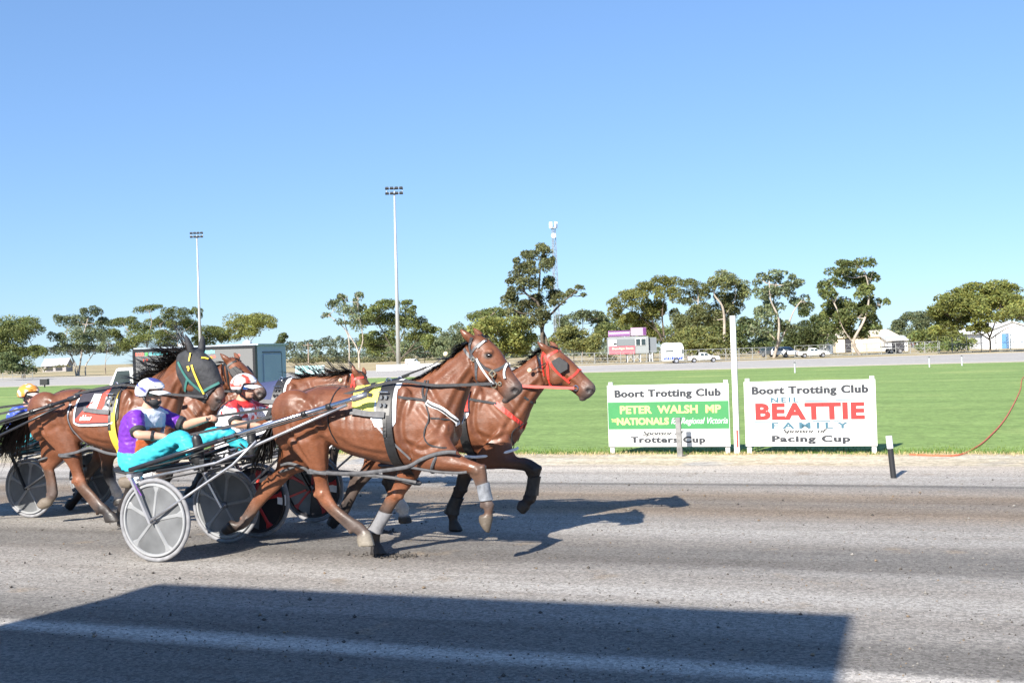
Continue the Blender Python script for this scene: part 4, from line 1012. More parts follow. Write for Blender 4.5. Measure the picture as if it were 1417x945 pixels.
LEGS1 = {  # side: -1 near the camera, +1 far side
 'fore_a': (-.13, [(612, 585, 566, 630, .10, BAY), (632, 622, 578, 650, .09, BAY), (646, 634, 612, 652, .072, BAY), (657, 638.5, 638, 654, .056, BAY), (671, 645, 652.5, 656, .05, DUSTY), (674, 657, 658, 663.5, .042, DUSTY), (675, 668, 661.5, 672, .033, GREYLEG), (679, 688, 665, 690, .034, GREYLEG), (684, 697, 668, 699, .040, GREYLEG), (682, 708, 670.5, 710, .034, DUSTY), (682, 717, 663, 713, .046, HOOF), (679, 731, 664, 723, .05, HOOF), (677, 737, 671, 733, .035, HOOF)]),
 'fore_b': (.11, [(598, 610, 545, 636, .085, BAY), (584, 650, 551, 650, .075, BAY), (571, 670, 545.5, 668, .056, BAY), (557.5, 687, 539.5, 682, .046, BAYL), (549, 698, 533, 695, .037, DUSTY), (541, 712, 526, 708, .033, DARK), (530, 730, 515, 727, .034, DARK), (526.5, 741, 510, 734, .04, DARK), (526, 750, 513.5, 747, .034, DARK), (530, 755, 513.5, 756, .044, HOOFD), (536, 766.5, 512.5, 767, .054, HOOFD)]),
 'hind_c': (-.14, [(398, 560, 446, 566, .10, BAY), (388.5, 592, 453, 594, .118, BAY), (403, 617, 455, 614, .108, BAY), (421, 637, 454, 634, .086, BAY), (432, 652, 453.5, 649, .066, BAY), (436.5, 668, 453.5, 664, .053, BAY), (437.5, 684, 457.5, 681, .049, BAYL), (446, 696, 462, 691, .042, BAYL), (458, 708, 470.5, 702, .035, DUSTY), (476, 722.5, 487.5, 715, .034, G), (486, 734, 501, 723, .042, G), (495, 740, 508.5, 731, .036, G), (494, 745, 514, 738, .047, HOOFP), (496, 755, 519, 755, .055, HOOFP)]),
 'hind_d': (.13, [(400, 580, 440, 590, .10, BAY), (389, 606, 444, 612, .115, BAY), (385, 630, 440, 634, .10, BAY), (383, 646, 424, 650, .078, BAY), (374, 658, 405, 658, .058, BAY), (362, 671, 386, 677, .048, BAYL), (355, 686, 371.5, 691, .041, BAYL), (344, 706, 358.5, 706, .034, DUSTY), (336, 717, 350.5, 718, .036, G), (328, 722, 341, 729.5, .036, G), (319, 719, 328, 735, .045, DARK), (307.5, 731, 314, 740, .05, HOOFD)]),
}
LEGS2 = {
 'fore_a': (-.13, [(704, 585, 658, 632, .10, BAY), (712, 628, 666, 648, .088, BAY), (728, 633, 698, 648.5, .068, (.10, .045, .028)), (739, 638, 723, 651, .056, DARK), (749, 646.5, 730.5, 654, .05, D), (747, 658, 732.5, 660, .042, D), (744.5, 672, 731, 672, .034, D), (743.5, 684, 730, 683, .035, D), (741, 694, 727, 688, .04, D), (734, 699, 724, 691, .034, D), (733, 704, 718, 692, .046, HOOFD), (725, 712, 714, 702, .045, HOOFD)]),
 'fore_b': (.11, [(694, 622, 632, 634, .085, BAY), (662, 648, 636, 646, .075, (.10, .045, .028)), (652, 664, 632, 662, .055, D), (646, 678, 630, 676, .047, D), (640, 690, 626, 688, .037, D), (635, 702, 620, 700, .035, D), (634, 711, 618, 708, .04, D), (633.5, 719, 621, 718, .034, D), (637, 725, 621, 725, .046, HOOFD), (641.5, 734.5, 621, 734.5, .054, HOOFD)]),
 'hind_c': (-.14, [(515, 560, 562, 566, .10, BAY), (508, 592, 568, 594, .118, BAY), (518, 616, 568, 614, .106, BAY), (525, 636, 560, 636, .082, BAY), (529, 652, 551, 650, .058, (.10, .045, .028)), (531, 667, 549.5, 665, .05, D), (537, 679, 551, 676, .042, D), (545, 692, 558, 688, .035, SOCK), (551, 705, 566, 701, .042, SOCK), (553, 712, 565, 711, .036, SOCK), (551, 715, 568, 714, .047, HOOFD), (552, 724, 571, 723, .053, HOOFD)]),
 'hind_d': (.13, [(520, 580, 560, 590, .10, BAY), (508, 606, 560, 612, .115, BAY), (505, 628, 552, 632, .10, BAY), (503, 642, 537, 646, .078, BAY), (497, 652, 522, 655, .058, G), (487, 660, 509, 667, .048, G), (483, 675, 498, 680, .041, G), (476, 694, 489.5, 696, .034, D), (470, 705, 484, 708, .036, D), (464, 711, 476, 718, .036, D), (457, 713, 470, 725, .046, HOOFD), (452, 722, 464, 732, .05, HOOFD)]),
}
LEGS5 = {
 'hind_c': (-.14, [(66, 560, 108, 566, .10, BAY), (54, 588, 108, 592, .118, BAY), (70, 612, 109, 610, .106, BAY), (86, 631, 112, 629, .082, BAY), (96, 644, 113, 641, .062, BAY), (101, 656, 115, 652, .052, BAY), (102, 666, 119, 663, .049, BAYL), (109, 676, 122, 671, .042, DUSTY), (120, 689, 132, 682, .035, DUSTY), (131, 701, 142, 694, .034, G), (136, 709, 149, 699, .042, D), (144, 712, 154, 705, .036, D), (144, 715, 160, 709, .047, HOOFD), (147, 723, 167, 721, .055, HOOFD)]),
 'hind_d': (.13, [(66, 580, 108, 590, .10, BAY), (57, 604, 102, 610, .11, BAY), (58, 622, 98, 627, .092, BAY), (58, 632, 88, 637, .07, BAY), (57, 639, 75, 649, .05, BAYL), (62, 650, 76, 653, .042, DUSTY), (66, 662, 78, 663, .035, DUSTY), (68, 675, 80, 676, .036, G), (67.5, 684, 80, 686, .04, G), (64, 688, 74, 695, .036, HOOF), (58, 689, 71, 700, .047, HOOF), (52, 697, 61, 705, .05, HOOF)]),
 'fore_a': (-.13, [(235, 590, 195, 630, .10, BAY), (238, 622, 196, 642, .088, BAY), (240, 636, 214, 650, .068, BAY), (238, 644, 222, 657, .055, DUSTY), (240, 652, 224, 662, .048, D), (230, 664, 220, 658, .04, D), (216, 666, 212, 655, .034, SOCK), (200, 666, 197, 654, .034, SOCK), (192, 668, 190, 655, .038, SOCK), (184, 672, 186, 660, .034, HOOF), (180, 676, 180, 658, .046, HOOF), (168, 674, 166, 660, .045, HOOF)]),
 'fore_b': (.11, [(228, 612, 178, 634, .085, BAY), (206, 648, 182, 648, .075, BAY), (196, 662, 178, 660, .055, D), (190, 676, 176, 674, .046, D), (184, 690, 172, 688, .036, D), (178, 700, 166, 698, .035, D), (176, 708, 162, 705, .04, D), (176, 714, 164, 713, .034, D), (180, 718, 163, 718, .046, HOOFD), (184, 727, 163, 727, .054, HOOFD)]),
}
class Horse: pass
def horse_frame(c, a0):
    h = Horse(); h.c = c; h.a0 = a0
    def P(px, py, lat=0.0):
        a, z = lane(px, py, c + lat); return Vector((a - a0, lat, z))
    h.P = P
    return h
def secs_px(h, rows, lat=0.0, col=BAY, egg=0.0, off=(0, 0, 0)):
    out = []
    for r in rows:
        cc = r[5] if len(r) > 5 else col
        out.append((h.P(r[0], r[1], lat) + Vector(off), h.P(r[2], r[3], lat) + Vector(off), r[4], cc, egg))
    return out
def ear(mb, base, tip, side, col=BAY):
    base, tip = Vector(base), Vector(tip); d = tip - base
    f = Vector((.35, side * .6, -.2)).normalized()
    rs = []
    for t, w in ((0, .030), (.25, .040), (.55, .034), (.8, .02), (1, .004)):
        c = base + d * t + Vector((0, side * .012 * math.sin(t * 3.1), 0))
        u = d.normalized(); s = u.cross(f).normalized(); q = s.cross(u)
        rs.append([c + s * (w * math.cos(a)) + q * (w * .62 * math.sin(a)) for a in (2 * math.pi * i / 10 for i in range(10))])
    mb.ct = col; mb.rings(rs); mb.ct = (1, 1, 1)
GROOVES = [([(583, 530), (598, 552), (614, 575), (622, 600)], .013, .030), ([(566, 540), (556, 575), (558, 605), (572, 630)], .014, .028), ([(574, 560), (592, 580), (606, 596)], .009, .028), ([(558, 610), (585, 622), (608, 612)], .011, .025),
           ([(446, 556), (452, 580), (458, 602)], .020, .045), ([(432, 546), (444, 572), (454, 604)], .010, .026), ([(401, 566), (404, 590), (415, 618), (428, 642)], .014, .024), ([(412, 556), (430, 566), (446, 566)], .010, .03), ([(396, 604), (418, 606), (440, 596)], .006, .03),
           ([(466, 606), (500, 622), (540, 632)], .007, .03)] + [([(484 + 11 * i, 556), (482 + 12 * i, 585), (488 + 12 * i, 612)], .0035, .018) for i in range(5)]
NGROOVE = [([(.05, .92), (.5, .80), (1, .76)], .012, .026), ([(.1, .45), (.5, .42), (.95, .45)], .007, .035), ([(.35, .15), (.75, .22), (1, .25)], .006, .03)]
def carve(me, lines):
    """press shallow muscle grooves into both flanks; lines: (local xz points, depth, width)"""
    nrm = [v.normal.copy() for v in me.vertices]
    L = []
    for pts, dep, wd in lines:
        P, _ = cr([Vector((p[0], p[1])) for p in pts], [0] * len(pts), 4)
        L.append((P, dep, wd, min(p.x for p in P) - 2 * wd, max(p.x for p in P) + 2 * wd, min(p.y for p in P) - 2 * wd, max(p.y for p in P) + 2 * wd))
    for v in me.vertices:
        n = nrm[v.index]
        if abs(n.y) < .25 or abs(v.co.y) < .05: continue
        x, z = v.co.x, v.co.z; q = Vector((x, z)); d = 0
        for P, dep, wd, xa, xb, za, zb in L:
            if xa < x < xb and za < z < zb:
                best = 9; bi = 0
                for i in range(len(P) - 1):
                    ab = P[i + 1] - P[i]; t = max(0, min(1, (q - P[i]).dot(ab) / max(ab.length_squared, 1e-9)))
                    e = (P[i] + ab * t - q).length
                    if e < best: best = e; bi = (i + t) / (len(P) - 1)
                fade = min(1, bi / .15, (1 - bi) / .15) * .85 + .15
                s = best / wd
                d += dep * fade * (math.exp(-s * s * 1.4) - .35 * math.exp(-(s - 1.6) ** 2 * 2.2))
        if d: v.co -= n * d * min(1, abs(n.y) * 1.4)
def horse_mesh(h, trunk, neck, head, legs, ears, voxel=.0125, muscle=True, shift=(0, 0), joints=((4, 8), (3, 7), (6, 10), (4, 8))):
    """trunk/neck/head: local sections; legs: list of (lat, sections); one continuous skin"""
    mb = MB(); n = len(trunk)
    tr_ = [(P, Q, w, c, (-.22 if 7 <= i <= 10 else -.05)) for i, (P, Q, w, c, e) in enumerate(trunk)]
    loft_secs(mb, tr_, 26, 5)
    loft_secs(mb, [(P, Q, w, c, -.28) for P, Q, w, c, e in neck], 20, 5)
    hd = []
    for i, (P, Q, w, c, e) in enumerate(head):
        t = i / (len(head) - 1)
        col = tuple(Vector(BAY).lerp(Vector(MUZ), max(0, min(1, (t - .62) / .2))))
        hd.append((P, Q, w, col, .18 if i < 6 else -.05))
    loft_secs(mb, hd, 20, 5)
    for li, (lat, s) in enumerate(legs):
        s = [(P, Q, w * (.9 if i >= joints[li][0] - 1 else 1), c_, e) for i, (P, Q, w, c_, e) in enumerate(s)]
        loft_secs(mb, s, 14, 4)
        hind = s[1][2] > .1; jn, ft = joints[li]
        sg = -1 if lat < 0 else 1
        B = lambda i: (s[i][0] if hind else s[i][1]); Fr = lambda i: (s[i][1] if hind else s[i][0])
        c = lambda i: (s[i][0] + s[i][1]) / 2
        mb.ct = s[jn][3]
        if hind: mb.ball(B(jn) + (B(jn) - Fr(jn)).normalized() * .002, (.024, .022, .030), 10, 7)
        else: mb.ball(B(jn) + (B(jn) - Fr(jn)).normalized() * .002, (.022, .02, .026), 10, 7); mb.ball(Fr(jn).lerp(B(jn), .12), (.026, .036, .028), 10, 7)
        for e in (-1, 1): mb.ball(c(jn) + Vector((0, e * s[jn][2] * .8, 0)), (.028, .020, .034), 10, 7)
        mb.ct = s[ft][3]
        mb.ball(B(ft) + (B(ft) - Fr(ft)).normalized() * .006, (.022, .024, .026), 10, 7)
        for e in (-1, 1): mb.ball(c(ft) + Vector((0, e * s[ft][2] * .75, 0)), (.024, .016, .026), 10, 7)
        mb.ct = s[(jn + ft) // 2][3]
        t0, t1 = B(jn), B(ft)
        mb.tube([t0.lerp(t1, .04), (B(jn + 1) + (B(jn + 1) - Fr(jn + 1)).normalized() * .004), B((jn + ft + 1) // 2) + (B(ft) - Fr(ft)).normalized() * .006, t1], [.014, .016, .015, .018], 8)
    mb.ct = BAY
    q = head[8][1]; mb.ct = MUZ; mb.ball((q.x - .02, 0, q.z + .004), (.036, .034, .022), 12, 8)
    for e in (-1, 1):
        q = head[8][0].lerp(head[8][1], .3); mb.ball((q.x - .012, e * .042, q.z), (.036, .022, .034), 12, 8)
    # muscle groups laid over the frame
    mb.ct = BAY
    if muscle:
        for sd in (-1, 1):
            def m(i, f, lat, r):
                P, Q = trunk[i][0], trunk[i][1]; p = P.lerp(Q, f); mb.ball((p.x, sd * lat, p.z), r, 16, 10)
            m(9, .42, .142, (.11, .068, .26)); m(10, .56, .140, (.17, .072, .15)); m(8, .68, .158, (.15, .072, .16))
            m(3, .32, .158, (.22, .105, .19)); m(4, .60, .182, (.14, .085, .20)); m(2, .50, .12, (.12, .10, .22))
            # cheek
            P, Q = head[3][0], head[3][1]; p = P.lerp(Q, .66); mb.ball((p.x - .015, sd * .066, p.z), (.085, .034, .085), 14, 9)
            P, Q = head[3][0], head[3][1]; p = P.lerp(Q, .22); mb.ball((p.x + .005, sd * .080, p.z + .012), (.045, .018, .026), 12, 8)
            # chest
            P, Q = trunk[11][0], trunk[11][1]; p = P.lerp(Q, .55); mb.ball((p.x + .03, sd * .085, p.z), (.10, .085, .14), 14, 9)
    for b, t, s, cc in ears: ear(mb, b, t, s, cc)
    mb.ct = (1, 1, 1)
    me = remesh(mb, voxel, 3, .5)
    lines = [([(h1.P(x, y, -.2).x + shift[0], h1.P(x, y, -.2).z + shift[1]) for x, y in pts], dep, wd) for pts, dep, wd in GROOVES]
    for pts, dep, wd in NGROOVE:
        o = []
        for t, f in pts:
            s = t * (len(neck) - 1); i = min(int(s), len(neck) - 2); k = s - i
            P = neck[i][0].lerp(neck[i + 1][0], k); Q = neck[i][1].lerp(neck[i + 1][1], k); p = P.lerp(Q, f); o.append((p.x, p.z))
        lines.append((o, dep, wd))
    hp_ = lambda i, f: (lambda p: (p.x, p.z))(head[i][0].lerp(head[i][1], f))
    lines += [([hp_(3, .50), hp_(4, .46), hp_(5, .50)], -.007, .014), ([hp_(4, .66), hp_(5, .64), hp_(6, .62)], .007, .022), ([hp_(2, .2), hp_(2, .6), hp_(2, .95)], .006, .02), ([hp_(5, .25), hp_(6, .3), hp_(7, .25)], .006, .02)]
    carve(me, lines)
    # nostrils and mouth: dented and dark
    nP, nQ = head[8][0], head[8][1]; nd = nP.lerp(nQ, .30)
    col = me.attributes['tint'].data
    mP = [head[i][0].lerp(head[i][1], .80) for i in (6, 7, 8, 9)]
    for v in me.vertices:
        for sd in (-1, 1):
            c = Vector((nd.x - .012, sd * .045, nd.z))
            d = Vector(((v.co.x - c.x) / 1.25, (v.co.y - c.y) * .8, v.co.z - c.z)).length
            ee = head[3][0].lerp(head[3][1], .26); de = math.hypot((v.co.x - ee.x - .012) / 1.3, v.co.z - ee.z + .004)
            if de < .036 and v.co.y * sd > .03: k = min(1, max(0, (.036 - de) / .014)) * .75; o = col[v.index].color; col[v.index].color = (o[0] * (1 - k), o[1] * (1 - k * .9), o[2] * (1 - k * .8), 1)
            if d < .034 and v.co.y * sd > .01:
                k = 1 - d / .034; v.co.y -= sd * .022 * min(1, k * 1.5)
                if d < .026: col[v.index].color = (.012, .008, .008, 1)
    return me
def add_eyes(h, root, head):
    for sd in (-1, 1):
        p = head[3][0].lerp(head[3][1], .26)
        hit = h.bvh.ray_cast(Vector((p.x + .012, sd * .6, p.z - .004)), Vector((0, -sd, 0)))
        q = hit[0] if hit[0] else Vector((p.x, sd * .09, p.z))
        mb = MB(); mb.ball((q.x, q.y - sd * .010, q.z), (.030, .018, .021), 12, 8)
        mb.build('eye', EYE, root, smooth=True)

# ---- things worn: all hug the skin by casting onto it
def cast(h, x, z, side, off):
    o = Vector((x, side * 1.2, z))
    hit = h.bvh.ray_cast(o, Vector((0, -side, 0)))
    if hit[0] is None or hit[0].y * side < -.02:
        hit = h.bvh.find_nearest(Vector((x, side * .05, z)))
    n = hit[1]
    if n.y * side < .15: n = (n + Vector((0, side * .5, 0))).normalized()
    return hit[0] + n * off, n
def dense(pts, step=.025):
    out = []
    for i in range(len(pts) - 1):
        a, b = Vector(pts[i]), Vector(pts[i + 1]); k = max(1, int((b - a).length / step))
        out += [a.lerp(b, j / k) for j in range(k)]
    return out + [Vector(pts[-1])]
def ribbon(mb, pts, nrm, w, th=.005):
    vs = []; fs = []; n = len(pts)
    for i, p in enumerate(pts):
        t = pts[min(i + 1, n - 1)] - pts[max(i - 1, 0)]
        t = t.normalized() if t.length > 1e-7 else Vector((1, 0, 0))
        s = nrm[i].cross(t)
        s = s.normalized() if s.length > 1e-5 else Vector((0, 0, 1))
        vs += [p - s * w / 2, p + s * w / 2, p + s * w / 2 + nrm[i] * th, p - s * w / 2 + nrm[i] * th]
    for i in range(n - 1):
        for k in range(4): fs.append((4 * i + k, 4 * i + (k + 1) % 4, 4 * i + 4 + (k + 1) % 4, 4 * i + 4 + k))
    fs += [(3, 2, 1, 0), tuple(4 * (n - 1) + k for k in range(4))]
    mb.add(vs, fs)
def strap(h, mb, pix, w=.02, side=-1, off=.004, lat=-.1, th=.006, local=False, both=False):
    """strap lying on the skin along photo points"""
    pts = [Vector((p[0], 0, p[1])) for p in pix] if local else [h.P(x, y, lat) for x, y in pix]
    for s in ((-1, 1) if both else (side,)):
        d = dense([Vector((p.x, 0, p.z)) for p in pts])
        P = []; Nn = []
        for q in d:
            a, n = cast(h, q.x, q.z, s, off); P.append(a); Nn.append(n)
        # even out
        for _ in range(2):
            P = [P[0]] + [(P[i - 1] + P[i] * 2 + P[i + 1]) / 4 for i in range(1, len(P) - 1)] + [P[-1]] if len(P) > 2 else P
        ribbon(mb, P, Nn, w, th)
def loop(h, mb, top, bot, w, off=.005, th=.008, a0=0, a1=360, n=56, yc=0.0, rad=1.0, slack=0.0):
    """band round the body in the plane through local points top and bottom"""
    top, bot = Vector(top), Vector(bot); c = (top + bot) / 2; c.y = yc; u = (top - bot).normalized()
    P = []; Nn = []
    for i in range(n + 1):
        t = R(a0 + (a1 - a0) * i / n)
        d = u * math.cos(t) + Vector((0, -1, 0)) * math.sin(t)
        hit = h.bvh.ray_cast(c + d * rad, -d)
        if hit[0] is None: hit = h.bvh.find_nearest(c + d * .2)
        P.append(hit[0]); Nn.append(hit[1])
    for _ in range(3):
        Q = list(P)
        for i in range(1, n): Q[i] = (P[i - 1] + P[i] * 2 + P[i + 1]) / 4
        P = Q
    P = [p + ((p - c).normalized() * off) for p in P]
    Nn = [(p - c).normalized() for p in P]
    ribbon(mb, P, Nn, w, th)
def patch(h, x0, x1, zb0, zb1, off=.012, nu=16, nv=22, fold=.004, zc=1.15, rnd=.05, dr=(0, 0), both=True, top=0.0):
    """cloth over the back between local x0 and x1, hanging to heights zb0 (rear) and zb1 (front).
    returns (grid points) of outer face; dr leans the lower edge along x"""
    rows = []
    for i in range(nu + 1):
        s = i / nu; row = []
        x = x0 + (x1 - x0) * s; zb = zb0 + (zb1 - zb0) * s
        zb += rnd * (max(0, 1 - s / .16) ** 2 + max(0, (s - .84) / .16) ** 2)
        d0 = dr[0] + (dr[1] - dr[0]) * s
        for j in range(nv + 1):
            t = (j / nv * 2 - 1)
            if not both: t = -1 + (j / nv) * (1 - top)
            ph = t * 1.57
            # angle 0 = top of the back, +-1 = lower edge
            zz = None
            xx = x + d0 * abs(t)
            amax = math.atan2(.29, zb - zc) if zb > zc else math.pi - math.atan2(.29, zc - zb)
            a = t * amax
            dd = Vector((0, math.sin(a), math.cos(a)))
            hit = h.bvh.ray_cast(Vector((xx, 0, zc)) + dd * 1.0, -dd)
            p = hit[0] if hit[0] else Vector((xx, 0, zc)) + dd * .28
            w = fold * math.sin(xx * 38 + t * 5) * abs(t)
            row.append(p + dd * (off + w))
        rows.append(row)
    return rows
def cloth(mb, rows, inset=.01):
    """closed sheet from a grid of points, thickness inward"""
    nu, nv = len(rows), len(rows[0])
    flat = [p for r in rows for p in r]
    vs = list(flat)
    cen = sum(flat, Vector()) / len(flat)
    for p in flat:
        d = Vector((0, p.y, p.z - 1.15)); vs.append(p - d.normalized() * inset)
    fs = []; o = nu * nv
    for i in range(nu - 1):
        for j in range(nv - 1):
            a = i * nv + j; fs.append((a, a + 1, a + nv + 1, a + nv)); fs.append((o + a, o + a + nv, o + a + nv + 1, o + a + 1))
    per = [(i * nv) for i in range(nu)] + [(nu - 1) * nv + j for j in range(1, nv)] + [i * nv + nv - 1 for i in range(nu - 2, -1, -1)] + [j for j in range(nv - 2, 0, -1)]
    for k in range(len(per)):
        a, b = per[k], per[(k + 1) % len(per)]; fs.append((a, b, o + b, o + a))
    mb.add(vs, fs)
def hair(mb, roots, n, length, direc, spread=.3, w=.012, droop=.3, seg=4, wave=.05, seed=1, sidejit=1.0):
    rnd = random.Random(seed); lock = 9; cl = None
    for k in range(n):
        if k % lock == 0:
            cl = (rnd.random() * (len(roots) - 1), Vector((rnd.gauss(0, spread), rnd.gauss(0, spread * sidejit), rnd.gauss(0, spread))), [Vector((rnd.gauss(0, wave), rnd.gauss(0, wave), rnd.gauss(0, wave * .7))) for _ in range(seg)], rnd.uniform(.6, 1.1))
        t = min(len(roots) - 1.001, max(0, cl[0] + rnd.gauss(0, .22))); i = min(int(t), len(roots) - 2)
        p = Vector(roots[i]).lerp(Vector(roots[i + 1]), t - i) + Vector((rnd.gauss(0, .006), rnd.gauss(0, .012), rnd.gauss(0, .004)))
        dd = Vector(direc(t / (len(roots) - 1)))
        d = (dd.normalized() + cl[1] + Vector((rnd.gauss(0, .06), rnd.gauss(0, .06), rnd.gauss(0, .06)))).normalized()
        L = length * dd.length * cl[3] * rnd.uniform(.75, 1.12)
        pts = [p]; v = d.copy()
        for s in range(seg):
            v = (v + cl[2][s] + Vector((rnd.gauss(0, wave * .25), rnd.gauss(0, wave * .25), -droop / seg))).normalized()
            pts.append(pts[-1] + v * L / seg)
        side = Vector((rnd.gauss(0, .4), rnd.gauss(0, .4), 1)).cross(d)
        ww = w * rnd.uniform(.6, 1.3)
        mb.strip(pts, side, [ww * (1 - .85 * (s / seg) ** 1.5) for s in range(seg + 1)])
# ------------------------------------------------------------------ the five horses
C1, C2, C5, C4, C3 = 8.70, 10.03, 9.80, 10.85, 12.10
def sh(secs, d):
    return [(P + Vector(d), Q + Vector(d), w, c, e) for P, Q, w, c, e in secs]
h1 = horse_frame(C1, -4.45)
trunk1 = secs_px(h1, TRUNK); neck1 = secs_px(h1, NECK1); head1 = secs_px(h1, HEAD1)
legs1 = [(lat, secs_px(h1, rows, lat)) for lat, rows in LEGS1.values()]
def ears_for(h, pts):
    out = []
    for s, bx, by, tx, ty, cc in pts:
        out.append((h.P(bx, by) + Vector((0, s * .055, -.01)), h.P(tx, ty) + Vector((0, s * .085, 0)), s, cc))
    return out
me1 = horse_mesh(h1, trunk1, neck1, head1, legs1, ears_for(h1, [(-1, 659, 471, 641, 455, BAY), (1, 663, 468, 649, 453, BAY)]), .0105)
h1.bvh = bvh_of(me1)

h2 = horse_frame(C2, -4.31)
d2 = h2.P(724, 594) - h1.P(633, 591); d2.y = 0; d2.z = -.03
trunk2 = sh(trunk1, d2); neck2 = secs_px(h2, NECK2); head2 = secs_px(h2, HEAD2)
legs2 = [(lat, secs_px(h2, rows, lat)) for lat, rows in LEGS2.values()]
ears2 = ears_for(h2, [(-1, 764, 487, 747, 472, BAY), (1, 768, 484, 756, 471, BAY)])
me2 = horse_mesh(h2, trunk2, neck2, head2, legs2, ears2, .0125, shift=(d2.x, d2.z), joints=((4, 8), (3, 6), (5, 8), (5, 8)))
h2.bvh = bvh_of(me2)

h5 = horse_frame(C5, -8.2)
d5 = h5.P(53, 580) - h1.P(387.5, 581); d5.y = 0; d5.z = h5.P(90, 538).z - h1.P(441, 534).z
trunk5 = sh(trunk1, d5); neck5 = secs_px(h5, NECK5); head5 = secs_px(h5, HEAD5)
legs5 = [(lat, secs_px(h5, rows, lat)) for lat, rows in LEGS5.values()]
me5 = horse_mesh(h5, trunk5, neck5, head5, legs5, ears_for(h5, [(-1, 270, 487, 263, 467, DARK), (1, 274, 486, 273, 468, DARK)]), .0125, shift=(d5.x, d5.z), joints=((6, 10), (4, 8), (4, 8), (3, 7)))
h5.bvh = bvh_of(me5)

# the horse in the third row carries its head lower
def turn(secs, piv, ang):
    M = Matrix.Translation(piv) @ Matrix.Rotation(ang, 4, 'Y') @ Matrix.Translation(-piv)
    return [(M @ P, M @ Q, w, c, e) for P, Q, w, c, e in secs]
piv = neck2[1][0].lerp(neck2[1][1], .5)
k2 = R(23)
neck3 = neck2[:1] + [turn([s], piv, k2 * t)[0] for s, t in zip(neck2[1:], (.2, .6, .9, 1, 1))]
head3 = turn(head2, piv, k2)
ears3 = [(turn([(b, t, 0, 0, 0)], piv, k2)[0][0], turn([(b, t, 0, 0, 0)], piv, k2)[0][1], s, cc) for b, t, s, cc in ears2]
h3 = Horse(); h3.c = C3
me3 = horse_mesh(h3, trunk2, neck3, head3, legs2, ears3, .016, shift=(d2.x, d2.z), joints=((4, 8), (3, 6), (5, 8), (5, 8)))
h3.bvh = bvh_of(me3)
a_, z_ = lane(498, 514, C3); h3.a0 = a_ - (head3[1][0].x)
h4 = Horse(); h4.c = C4; h4.bvh = h2.bvh
a_, z_ = lane(320, 494, C4); h4.a0 = a_ - head2[1][0].x
def loc_P(h):
    def P(px, py, lat=0.0):
        a, z = lane(px, py, h.c + lat); return Vector((a - h.a0, lat, z))
    return P
h3.P = loc_P(h3); h4.P = loc_P(h4)

def horse_thing(h, name, label, me):
    o = link('horse', me, [])
    if not me.materials: me.materials.append(COAT)
    o.location = tr(h.a0, h.c, 0); o.rotation_euler = (0, 0, -TH)
    tag(o, label, 'horse', 'harness racing horses'); h.o = o
    return o
H1 = horse_thing(h1, 'horse', 'bay horse nearest the camera under a yellow saddlecloth, one foreleg reaching forward', me1)
H2 = horse_thing(h2, 'horse', 'bay horse in a red bridle with dark blinker, its head furthest ahead', me2)
H5 = horse_thing(h5, 'horse', 'bay horse in a black head hood and black and red number cloth', me5)
H4 = horse_thing(h4, 'horse', 'bay horse whose bridled head shows just behind the red and white cap', me2)
H3 = horse_thing(h3, 'horse', 'bay horse with blown mane, its lowered head just above the yellow saddlecloth', me3)
for h, hd in ((h1, head1), (h2, head2), (h5, head5), (h4, head2), (h3, head3)): add_eyes(h, h.o, hd)

# manes and tails
def mane(h, neck, seed, n, length, dirf, w=.014, spread=.22, droop=.5, fore=True, head=None):
    mb = MB()
    roots = [s[0] + Vector((0, 0, -.012)) for s in neck[1:]] + ([head[1][0] + Vector((0, 0, -.01))] if head else [])
    roots, _ = cr(roots, [0] * len(roots), 4)
    hair(mb, roots, n, 1.0, lambda t: tuple(x * length for x in dirf(t)), spread, w, droop, 5, .12, seed)
    if fore and head:
        r = [head[1][0], head[2][0]]
        hair(mb, r, 40, .12, lambda t: (.6, -.1, -.35), .3, .012, .5, 3, .1, seed + 5)
    mb.build('mane', HAIR, h.o)
mane(h1, neck1, 1, 520, .13, lambda t: (-1, -.25, -.28), .014, .16, .25, True, head1)
mane(h2, neck2, 2, 320, .15, lambda t: (-1, -.15, -.1), .014, .16, .3, True, head2)
mane(h5, neck5[1:], 3, 620, .36, lambda t: (-1.0, -.1, .40 + .2 * t), .011, .26, .55, False, head5)
mane(h4, neck2, 4, 200, .14, lambda t: (-1, .1, -.1), .015, .2, .3, True, head2)
mane(h3, neck3, 5, 520, .30, lambda t: (-1, -.05, .50), .012, .22, .5, True, head3)
def tail(h, trunk, seed, n, length, d0, droop, spread=.12, w=.016):
    mb = MB(); p = trunk[0][0].lerp(trunk[0][1], .15) + Vector((.02, 0, 0))
    mb.ct = (1, 1, 1)
    mb.tube([p, p + Vector(d0).normalized() * .12, p + Vector(d0).normalized() * .22 + Vector((0, 0, -.06))], [.032, .026, .012], 8)
    dn = Vector(d0).normalized()
    hair(mb, [p, p + dn * .08, p + dn * .2 + Vector((0, 0, -.04))], n, length, lambda t: d0, spread, w, droop, 8, .10, seed)
    mb.build('tail', HAIR, h.o)
tail(h1, trunk1, 11, 420, .62, (-.45, -.02, -.5), 1.5, .16)
tail(h2, trunk2, 12, 260, .60, (-.6, 0, -.3), 1.6, .14)
tail(h5, trunk5, 13, 520, .80, (-.92, .03, .02), 1.9, .17, .015)
tail(h4, trunk2, 14, 200, .55, (-.4, 0, -.6), 1.2, .14)
tail(h3, trunk2, 15, 200, .60, (-.5, 0, -.5), 1.6, .14)

